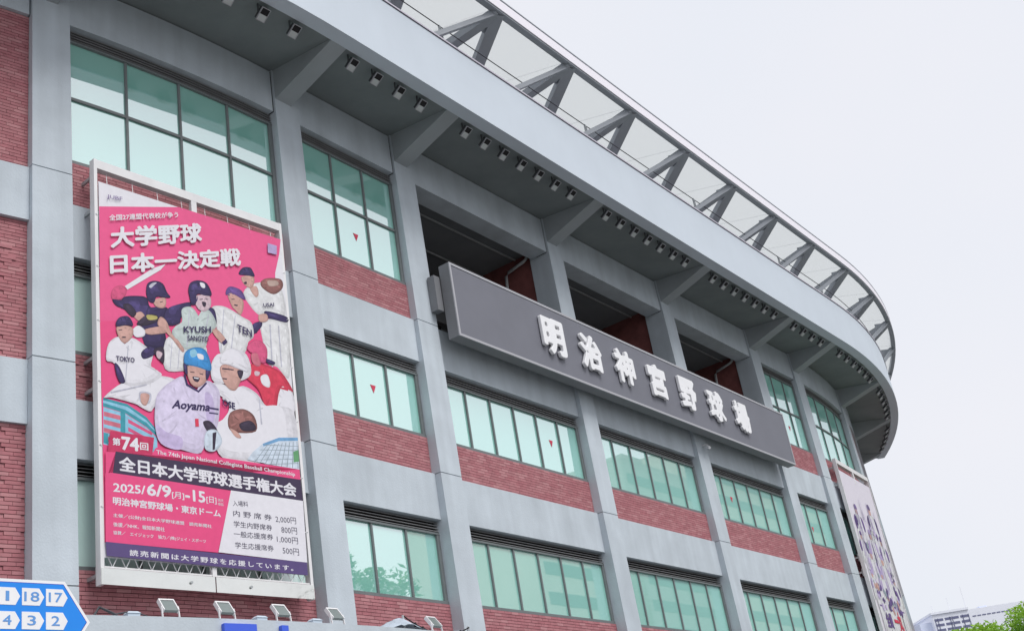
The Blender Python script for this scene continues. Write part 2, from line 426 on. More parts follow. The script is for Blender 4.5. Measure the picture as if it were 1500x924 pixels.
# ------------------------------------------------------------------ bricks: the 300 that show largest are objects, the rest one part
BL_, BH_ = 0.30, 0.078
tones = [0, .1, .18, .05, .25, .12, .32, .5]
bmesh_lib = {}
def brick_mesh(L, tone):
    key = (round(L, 2), tone)
    if key not in bmesh_lib:
        s = MB(); s.tone = tone + 1e-6; x, y, z = L / 2 - 0.0035, 0.0, BH_ / 2 - 0.006
        s.hexa([(-x, 0.012, -z), (x, 0.012, -z), (x, -0.02, -z), (-x, -0.02, -z), (-x, 0.012, z), (x, 0.012, z), (x, -0.02, z), (-x, -0.02, z)])
        o = s.build('brick', 'brick', loc=(0, 0, 0)); bmesh_lib[key] = o.data; bpy.data.objects.remove(o)
    return bmesh_lib[key]
slots = []
for (p, u0, u1, z0, z1) in brick_jobs:
    n = int((z1 - z0) / BH_ + 0.4); h = (z1 - z0) / n
    for r in range(n):
        zc = z1 - (r + 0.5) * h; u = u1 - (0.15 if r % 2 else 0.0) - (0.075 if r % 4 > 1 else 0)
        ua = u1
        while ua > u0 + 0.02:
            ub = max(u, u0)
            if ua - ub > 0.05: slots.append((p, ub, ua, zc))
            ua = ub; u = ub - BL_
iw = cam.matrix_world.inverted()
def in_view(q):
    c = iw @ q
    if c.z > -1: return None
    x, y = 750 + 1800 * c.x / -c.z, 462 - 1800 * c.y / -c.z
    if not (-4 < x < 1504 and -4 < y < 928): return None
    if -21.55 < (q.x - CX) * DX + (q.y - CY) * DY < -15.9 and q.z - EYE > 6.4 and x > 137: return None
    return -c.z
cand = []
for k, (p, ub, ua, zc) in enumerate(slots):
    if ub > -12.5: continue
    d = in_view(P((ub + ua) / 2, 0, zc))
    if d is not None and ua - ub > 0.1 and zc > 4.95: cand.append((d, k))
cand.sort(); single = {k for d, k in cand[:300]}
rest = MB()
for k, (p, ub, ua, zc) in enumerate(slots):
    tn = random.choice(tones); L = ua - ub
    if k in single:
        o = bpy.data.objects.new('brick', brick_mesh(L, tn)); COL.objects.link(o)
        c, t, n = frame((ub + ua) / 2); off = (rnd() - 0.5) * 0.0014
        o.rotation_euler = (0, 0, math.atan2(t.y, t.x)); o.parent = p
        o.location = P((ub + ua) / 2, off, zc) - world_of(p)
    else:
        rest.tone = tn + 1e-6; f0 = -0.001 + (rnd() - 0.5) * 0.003; g_ = 0.0035; hz = BH_ / 2 - 0.006
        a = [P(ub + g_, -0.018, zc - hz), P(ua - g_, -0.018, zc - hz), P(ua - g_, f0, zc - hz), P(ub + g_, f0, zc - hz), P(ub + g_, -0.018, zc + hz), P(ua - g_, -0.018, zc + hz), P(ua - g_, f0, zc + hz), P(ub + g_, f0, zc + hz)]
        rest.add(a, [(3, 2, 1, 0), (4, 5, 6, 7), (1, 2, 6, 5), (2, 3, 7, 6), (3, 0, 4, 7)])
tag(part(rest, 'brick_courses', 'brick'), kind='stuff')

# ------------------------------------------------------------------ eave
EU = 36.0
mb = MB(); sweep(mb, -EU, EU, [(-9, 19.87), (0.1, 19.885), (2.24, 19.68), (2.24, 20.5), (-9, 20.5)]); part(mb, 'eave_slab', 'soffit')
mb = MB(); sweep(mb, -EU, EU, [(2.22, 19.63), (2.63, 19.63), (2.63, 21.64), (2.22, 21.64)]); part(mb, 'fascia', 'fascia')
mb = MB(); sweep(mb, -EU, EU, [(2.20, 21.64), (2.645, 21.64), (2.645, 21.655), (2.20, 21.655)]); part(mb, 'coping_joint', 'copingdark')
mb = MB(); sweep(mb, -EU, EU, [(2.18, 21.655), (2.665, 21.655), (2.665, 21.70), (2.18, 21.70)]); part(mb, 'coping', 'coping')
for u in CU[1:]:
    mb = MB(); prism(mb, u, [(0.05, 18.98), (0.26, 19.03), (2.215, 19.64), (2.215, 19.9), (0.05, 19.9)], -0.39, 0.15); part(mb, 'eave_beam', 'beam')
# rail with a post over each pier
mb = MB(); us = [-EU + k * 0.5 for k in range(int(EU * 4) + 1)]
mb.tube([P(u, 2.45, 22.38) for u in us], 0.017, 6); rl = part(mb, 'rail', 'rail')
for u in CU:
    mb = MB(); c, t, n = frame(u - 0.45); z = Vector((0, 0, EYE))
    mb.bar(c + n * 2.45 + z + Vector((0, 0, 21.7)), c + n * 2.45 + z + Vector((0, 0, 22.4)), 0.05, 0.05, n)
    mb.bar(c + n * 2.45 + t * 0.10 + z + Vector((0, 0, 21.7)), c + n * 2.45 + t * 0.03 + z + Vector((0, 0, 22.36)), 0.04, 0.07, n)
    mb.build('rail_post', 'galv', rl)

# ------------------------------------------------------------------ canopy of frosted panels on raking arms
AP = [-2.35 + 3.83 * k for k in range(-8, 10)]
mb = MB(); sweep(mb, AP[0] - 1.5, EU - 0.3, [(3.30, 23.24), (3.50, 23.24), (3.50, 23.36), (3.30, 23.42)]); part(mb, 'gutter', 'truss')
mb = MB(); sweep(mb, AP[0] - 1.5, EU - 0.3, [(3.505, 23.30), (3.53, 23.30), (3.53, 23.66), (3.505, 23.66)]); part(mb, 'canopy_edge_band', 'band')
mb = MB(); sweep(mb, AP[0] - 1.5, EU - 0.3, [(3.50, 23.70), (3.54, 23.70), (3.54, 23.73), (3.50, 23.73)])
ed = part(mb, 'canopy_edge_wire', 'truss')
def roofz(o): return 23.42 + (3.4 - o) * 0.24
for k, u in enumerate(AP):
    for du, do, dz, wd, ht in ((-2.3, -4.9, -2.45, 0.34, 0.22), (2.3, -4.9, -2.45, 0.38, 0.22), (-3.45, -1.33, -2.34, 0.15, 0.15)):
        mb = MB(); mb.bar(P(u + 0.03 * (1 if du > 0 else -1), 3.34, 23.27), P(u + du, 3.34 + do, 23.27 + dz), wd, ht); part(mb, 'raking_arm', 'truss')
    mb = MB(); prism(mb, u, [(2.72, 22.98), (3.36, 23.26), (2.72, 23.36)], -0.11, 0.11); part(mb, 'node_plate', 'truss')
    if k < len(AP) - 1:
        ua, ub = u + 0.012, AP[k + 1] - 0.012
        mb = MB(); sweep(mb, ua, ub, [(3.40, roofz(3.4) + 0.03), (3.40, roofz(3.4) + 0.045), (-2.6, roofz(-2.6) + 0.045), (-2.6, roofz(-2.6) + 0.03)]); part(mb, 'frosted_panel', 'panel')
mb = MB(); sweep(mb, -EU, EU, [(-9, 20.5), (-3.0, 20.5), (-3.0, 20.62), (-9, 20.62)]); part(mb, 'roof_deck', 'soffit')

# ------------------------------------------------------------------ entrance podium with parapet
mb = MB(); sweep(mb, -30, 30, [(2.82, GZ + 0.005), (3.0, GZ + 0.005), (3.0, 4.78), (2.82, 4.78)]); part(mb, 'podium_parapet', 'concrete')
mb = MB(); sweep(mb, -30, 30, [(0.5, 3.9), (2.815, 3.9), (2.815, 4.1), (0.5, 4.1)]); part(mb, 'podium_roof', 'soffit')

# ------------------------------------------------------------------ text helper
def text_mesh(body, bold=0.0, extrude=0.0, bevel=0.0, res=3, spacing=1.0, italic=0.0):
    cu = bpy.data.curves.new('t', 'FONT'); cu.body = body; cu.offset = 0.0; cu.extrude = extrude
    cu.bevel_depth = bevel; cu.bevel_resolution = 2 if bevel else 0; cu.resolution_u = res; cu.space_character = spacing; cu.shear = italic
    o = bpy.data.objects.new('t', cu); COL.objects.link(o); bpy.context.view_layer.update()
    me = bpy.data.meshes.new_from_object(o.evaluated_get(bpy.context.evaluated_depsgraph_get()))
    bpy.data.objects.remove(o); bpy.data.curves.remove(cu)
    me.materials.clear()
    if bold and not bevel: me = embolden(me, bold)
    return me
def embolden(me, d):
    bm = bmesh.new(); V0 = [v.co.copy() for v in me.vertices]; F0 = [list(p.vertices) for p in me.polygons]
    for k, (dx, dy) in enumerate([(0, 0)] + [(math.cos(a * math.pi / 4) , math.sin(a * math.pi / 4)) for a in range(8)]):
        vs = [bm.verts.new((v.x + dx * d, v.y + dy * d, v.z - 0.0002 * k)) for v in V0]
        for f in F0:
            try: bm.faces.new([vs[i] for i in f])
            except ValueError: pass
    r = bpy.data.meshes.new('t'); bm.to_mesh(r); bm.free(); return r
def solid_character(body, d, depth, voxel, sm):
    """thick rounded character: shifted solid copies fused into one skin"""
    me = text_mesh(body, 0, depth, 0, 4); bm = bmesh.new(); V0 = [v.co.copy() for v in me.vertices]; F0 = [list(p.vertices) for p in me.polygons]
    for k in range(13):
        a = k * math.pi / 6; s = d if k < 12 else 0; vs = [bm.verts.new((v.x + s * math.cos(a), v.y + s * math.sin(a), v.z)) for v in V0]
        for f in F0:
            try: bm.faces.new([vs[i] for i in f])
            except ValueError: pass
    bmesh.ops.remove_doubles(bm, verts=bm.verts, dist=1e-6)
    r = bpy.data.meshes.new('t'); bm.to_mesh(r); bm.free(); o = bpy.data.objects.new('t', r); COL.objects.link(o)
    m_ = o.modifiers.new('r', 'REMESH'); m_.mode = 'VOXEL'; m_.voxel_size = voxel
    s_ = o.modifiers.new('s', 'SMOOTH'); s_.iterations = sm; s_.factor = 0.5
    bpy.context.view_layer.update(); out_ = bpy.data.meshes.new_from_object(o.evaluated_get(bpy.context.evaluated_depsgraph_get())); bpy.data.objects.remove(o)
    out_.materials.clear(); out_.polygons.foreach_set('use_smooth', [True] * len(out_.polygons)); return out_
def bounds(me):
    xs = [v.co.x for v in me.vertices]; ys = [v.co.y for v in me.vertices]; return min(xs), max(xs), min(ys), max(ys)

# ------------------------------------------------------------------ name board
u0, u1, ob, of_, zb, zt = -10.85, 10.85, 0.48, 0.84, 13.50, 15.73
SB = thing('name_board', 'long grey name board with raised white characters across the three open bays', 'sign', P(0, 0.66, zb))
mb = MB(); ubox(mb, u0, u1, ob, of_ - 0.02, zb, zt); mb.build('board_case', 'signedge', SB)
mb = MB(); ubox(mb, u0 + 0.07, u1 - 0.07, of_ - 0.02, of_ - 0.005, zb + 0.07, zt - 0.07); mb.build('board_face', 'signface', SB)
for a in ((u0, u1, zb, zb + 0.07), (u0, u1, zt - 0.07, zt), (u0, u0 + 0.07, zb + 0.07, zt - 0.07), (u1 - 0.07, u1, zb + 0.07, zt - 0.07)):
    mb = MB(); ubox(mb, a[0], a[1], of_ - 0.02, of_ + 0.012, a[2], a[3]); mb.build('edge_trim', 'signtrim', SB)
mb = MB(); ubox(mb, -11.12, -10.87, 0.235, 0.47, 14.35, 15.40); mb.build('mounting_box', 'signedge', SB)
for ch, uc, zc in zip('明治神宮野球場', (-6.2, -4.12, -2.09, 0.04, 2.17, 4.31, 6.42), (14.64,) * 7):
    me = solid_character(ch, 0.043, 0.055, 0.011, 7); x0, x1, y0, y1 = bounds(me)
    c, t, n = frame(uc); W_, H_ = 1.18, 1.22; sx = W_ / (x1 - x0); sz = H_ / (y1 - y0); b0 = world_of(SB)
    for v in me.vertices:
        x, y, zz = v.co; q = c + t * ((x - (x0 + x1) / 2) * sx) + n * (of_ + 0.075 + zz * 1.0) + Vector((0, 0, zc + EYE + (y - (y0 + y1) / 2) * sz)); v.co = q - b0
    me.materials.append(M['letter']); me.name = 'raised_character'
    o = bpy.data.objects.new('raised_character', me); COL.objects.link(o); o.parent = SB

# ------------------------------------------------------------------ banner frames
def smooth_loop(pts, k=4):
    n = len(pts); r = []
    for i in range(n):
        p0, p1, p2, p3 = [Vector(pts[(i + j) % n]) for j in (-1, 0, 1, 2)]
        for s in range(k):
            t = s / k
            r.append(0.5 * ((2 * p1) + (p2 - p0) * t + (2 * p0 - 5 * p1 + 4 * p2 - p3) * t * t + (3 * p1 - p0 - 3 * p2 + p3) * t ** 3))
    return [(q.x, q.y) for q in r]
class Plane:
    def __init__(s, A, B):
        s.A = Vector((A[0], A[1], 0)); B = Vector((B[0], B[1], 0)); s.t = (B - s.A).normalized(); s.n = Vector((s.t.y, -s.t.x, 0)); s.w = (B - s.A).length
    def p(s, a, z, o=0.0): return s.A + s.t * a + s.n * o + Vector((0, 0, z + EYE))
    def box(s, mb, a0, a1, z0, z1, o0, o1):
        mb.hexa([s.p(a0, z0, o0), s.p(a1, z0, o0), s.p(a1, z0, o1), s.p(a0, z0, o1), s.p(a0, z1, o0), s.p(a1, z1, o0), s.p(a1, z1, o1), s.p(a0, z1, o1)])
def banner_frame(pl, label, group, wallo):
    T = thing('banner_frame', label, 'banner frame', pl.p(pl.w / 2, 6.0), group)
    w_ = pl.w
    def pc(a0, a1, z0, z1, o0, o1, name, m): mb = MB(); pl.box(mb, a0, a1, z0, z1, o0, o1); return mb.build(name, m, T)
    pc(0, 0.075, 6.0, 14.98, -0.16, 0.0, 'post', 'white'); pc(w_ - 0.075, w_, 6.0, 14.98, -0.16, 0.0, 'post', 'white')
    pc(0.076, w_ - 0.076, 14.77, 14.975, -0.16, -0.004, 'top_beam', 'white')
    pc(w_ / 2 - 0.07, w_ / 2 + 0.07, 14.2, 14.769, -0.1, -0.006, 'centre_stub', 'white'); pc(w_ / 2 - 0.05, w_ / 2 + 0.05, 6.31, 6.9, -0.1, -0.006, 'centre_stub', 'white')
    pc(0.09, w_ - 0.09, 6.315, 6.345, -0.06, -0.02, 'bottom_rail', 'white')
    for a0, a1 in ((0.005, w_ / 2 - 0.012), (w_ / 2 + 0.012, w_ - 0.005)):
        pc(a0, a1, 6.0, 6.30, 0.004, 0.012, 'steel_sheet', 'steel')
    for z in (14.6, 13.8, 10.5, 9.85, 6.2):
        for a in (0.04, w_ - 0.04):
            mb = MB(); mb.bar(pl.p(a, z, -0.16), pl.p(a, z, -wallo), 0.05, 0.07); mb.bar(pl.p(a, z - 0.16, -0.17), pl.p(a, z + 0.16, -0.17), 0.03, 0.09, pl.n); mb.build('wall_bracket', 'galv', T)
    mb = MB()
    for z in (6.15,):
        for a in (1.9, 3.3):
            mb.tube([pl.p(a, z, 0.012), pl.p(a, z, 0.04)], 0.03, 8)
    mb.build('bolt', 'galv', T)
    return T
def quad_strip(mb, pl, pts, off, smooth):
    q = smooth_loop(pts) if smooth else pts
    mb.add([pl.p(a, z, off) for a, z in q], [tuple(range(len(q)))])
def cloth(pl, T, bg):
    mb = MB(); n = 24; a0, a1 = 0.10, 4.80; zl0, zl1 = 6.56, 14.46
    vs = []; fs = []
    for i in range(n + 1):
        for j in range(n + 1):
            a = a0 + (a1 - a0) * i / n; z = zl0 + (zl1 - zl0) * j / n; vs.append(pl.p(a, z, -0.012))
    for i in range(n):
        for j in range(n): fs.append((i * (n + 1) + j, (i + 1) * (n + 1) + j, (i + 1) * (n + 1) + j + 1, i * (n + 1) + j + 1))
    mb.add(vs, fs); return mb.build('cloth', bg, T)
BG=[["white",[[0.106,14.449],[4.873,14.511],[4.778,6.494],[0.071,6.491]]],["pinkl",[[0.106,13.847],[2.059,14.481],[4.874,14.53],[4.794,14.12],[4.62,13.565],[4.519,12.312],[0.075,11.226]]],["pink",[[0.075,11.226],[4.519,12.312],[4.797,9.559],[4.822,8.561],[4.772,6.761],[0.084,6.77]]]]
STAD=[["teal",[[0.11,9.61],[0.632,9.572],[1.052,9.373],[1.285,9.131],[1.288,8.99],[1.044,9.163],[0.584,9.371],[0.106,9.424]]],["ice",[[0.109,9.554],[0.631,9.515],[1.049,9.308],[1.258,9.118],[1.257,9.086],[1.039,9.258],[0.586,9.443],[0.108,9.503]]],["ice",[[0.114,9.413],[0.584,9.363],[1.044,9.151],[1.278,8.969],[1.275,8.689],[0.748,8.571],[0.099,8.665]]],["facered",[[0.121,9.328],[0.478,9.304],[0.476,9.209],[0.119,9.233]]],["pinkred",[[0.644,9.262],[1.17,9.071],[1.167,9.007],[0.642,9.182]]],["facered",[[0.117,9.163],[0.474,9.138],[0.471,9.043],[0.115,9.069]]],["pinkred",[[0.639,9.095],[1.163,8.903],[1.16,8.839],[0.637,9.015]]],["facered",[[0.114,8.999],[0.469,8.972],[0.467,8.878],[0.112,8.905]]],["pinkred",[[0.634,8.928],[1.156,8.735],[1.154,8.671],[0.632,8.85]]],["facered",[[0.111,8.836],[0.465,8.807],[0.462,8.714],[0.109,8.743]]],["pinkred",[[0.629,8.763],[1.15,8.568],[1.147,8.505],[0.627,8.685]]],["teal",[[0.48,9.392],[0.584,9.371],[0.563,8.621],[0.46,8.624]]],["teal",[[0.104,8.896],[0.201,8.893],[0.196,8.68],[0.1,8.684]]]]
DOME=[["icew",[[3.411,8.83],[3.576,9.024],[3.846,9.246],[4.301,9.458],[4.827,9.542],[4.796,8.804],[4.109,8.803]]],["sky",[[3.846,9.246],[4.301,9.458],[4.827,9.542],[4.825,9.47],[4.293,9.377],[3.866,9.189]]],["grey",[[3.973,9.248],[3.988,9.251],[3.578,8.761],[3.558,8.759]]],["grey",[[4.072,9.273],[4.088,9.275],[3.723,8.769],[3.703,8.766]]],["grey",[[4.172,9.297],[4.188,9.299],[3.869,8.777],[3.849,8.774]]],["grey",[[4.272,9.321],[4.288,9.324],[4.016,8.785],[3.996,8.782]]],["grey",[[4.374,9.346],[4.389,9.349],[4.165,8.794],[4.144,8.791]]],["grey",[[4.475,9.371],[4.491,9.373],[4.315,8.802],[4.294,8.799]]],["grey",[[4.578,9.396],[4.594,9.398],[4.466,8.81],[4.445,8.807]]],["grey",[[4.681,9.421],[4.697,9.423],[4.618,8.818],[4.597,8.815]]],["grey",[[4.785,9.446],[4.801,9.449],[4.772,8.827],[4.75,8.824]]],["grey",[[3.87,9.232],[4.822,9.345],[4.821,9.332],[3.863,9.218]]],["grey",[[3.778,9.106],[4.811,9.246],[4.81,9.232],[3.771,9.092]]],["grey",[[3.686,8.981],[4.801,9.147],[4.799,9.134],[3.68,8.967]]],["grey",[[3.596,8.857],[4.79,9.049],[4.789,9.035],[3.59,8.844]]],["grey",[[3.507,8.734],[4.78,8.95],[4.778,8.937],[3.501,8.721]]],["leafg",[[4.667,9.189],[4.812,9.255],[4.805,8.989],[4.652,8.945]]]]
PANEL=[["pink",[[0.12,8.503],[0.153,8.516],[1.13,8.616],[1.222,8.756],[4.796,8.804],[4.797,8.569],[0.335,8.536],[0.272,8.115],[0.109,7.936]]],["magenta",[[0.235,8.945],[1.187,8.958],[1.129,8.596],[0.16,8.509]]],["pink",[[0.103,8.077],[0.264,8.114],[2.945,8.096],[2.541,6.781],[0.085,6.772]]],["plum",[[0.335,8.543],[4.797,8.574],[4.814,8.102],[0.264,8.107]]],["white",[[2.945,8.104],[4.814,8.102],[4.78,6.758],[2.551,6.79]]],["purple",[[0.085,6.775],[4.775,6.762],[4.77,6.489],[0.103,6.517]]]]
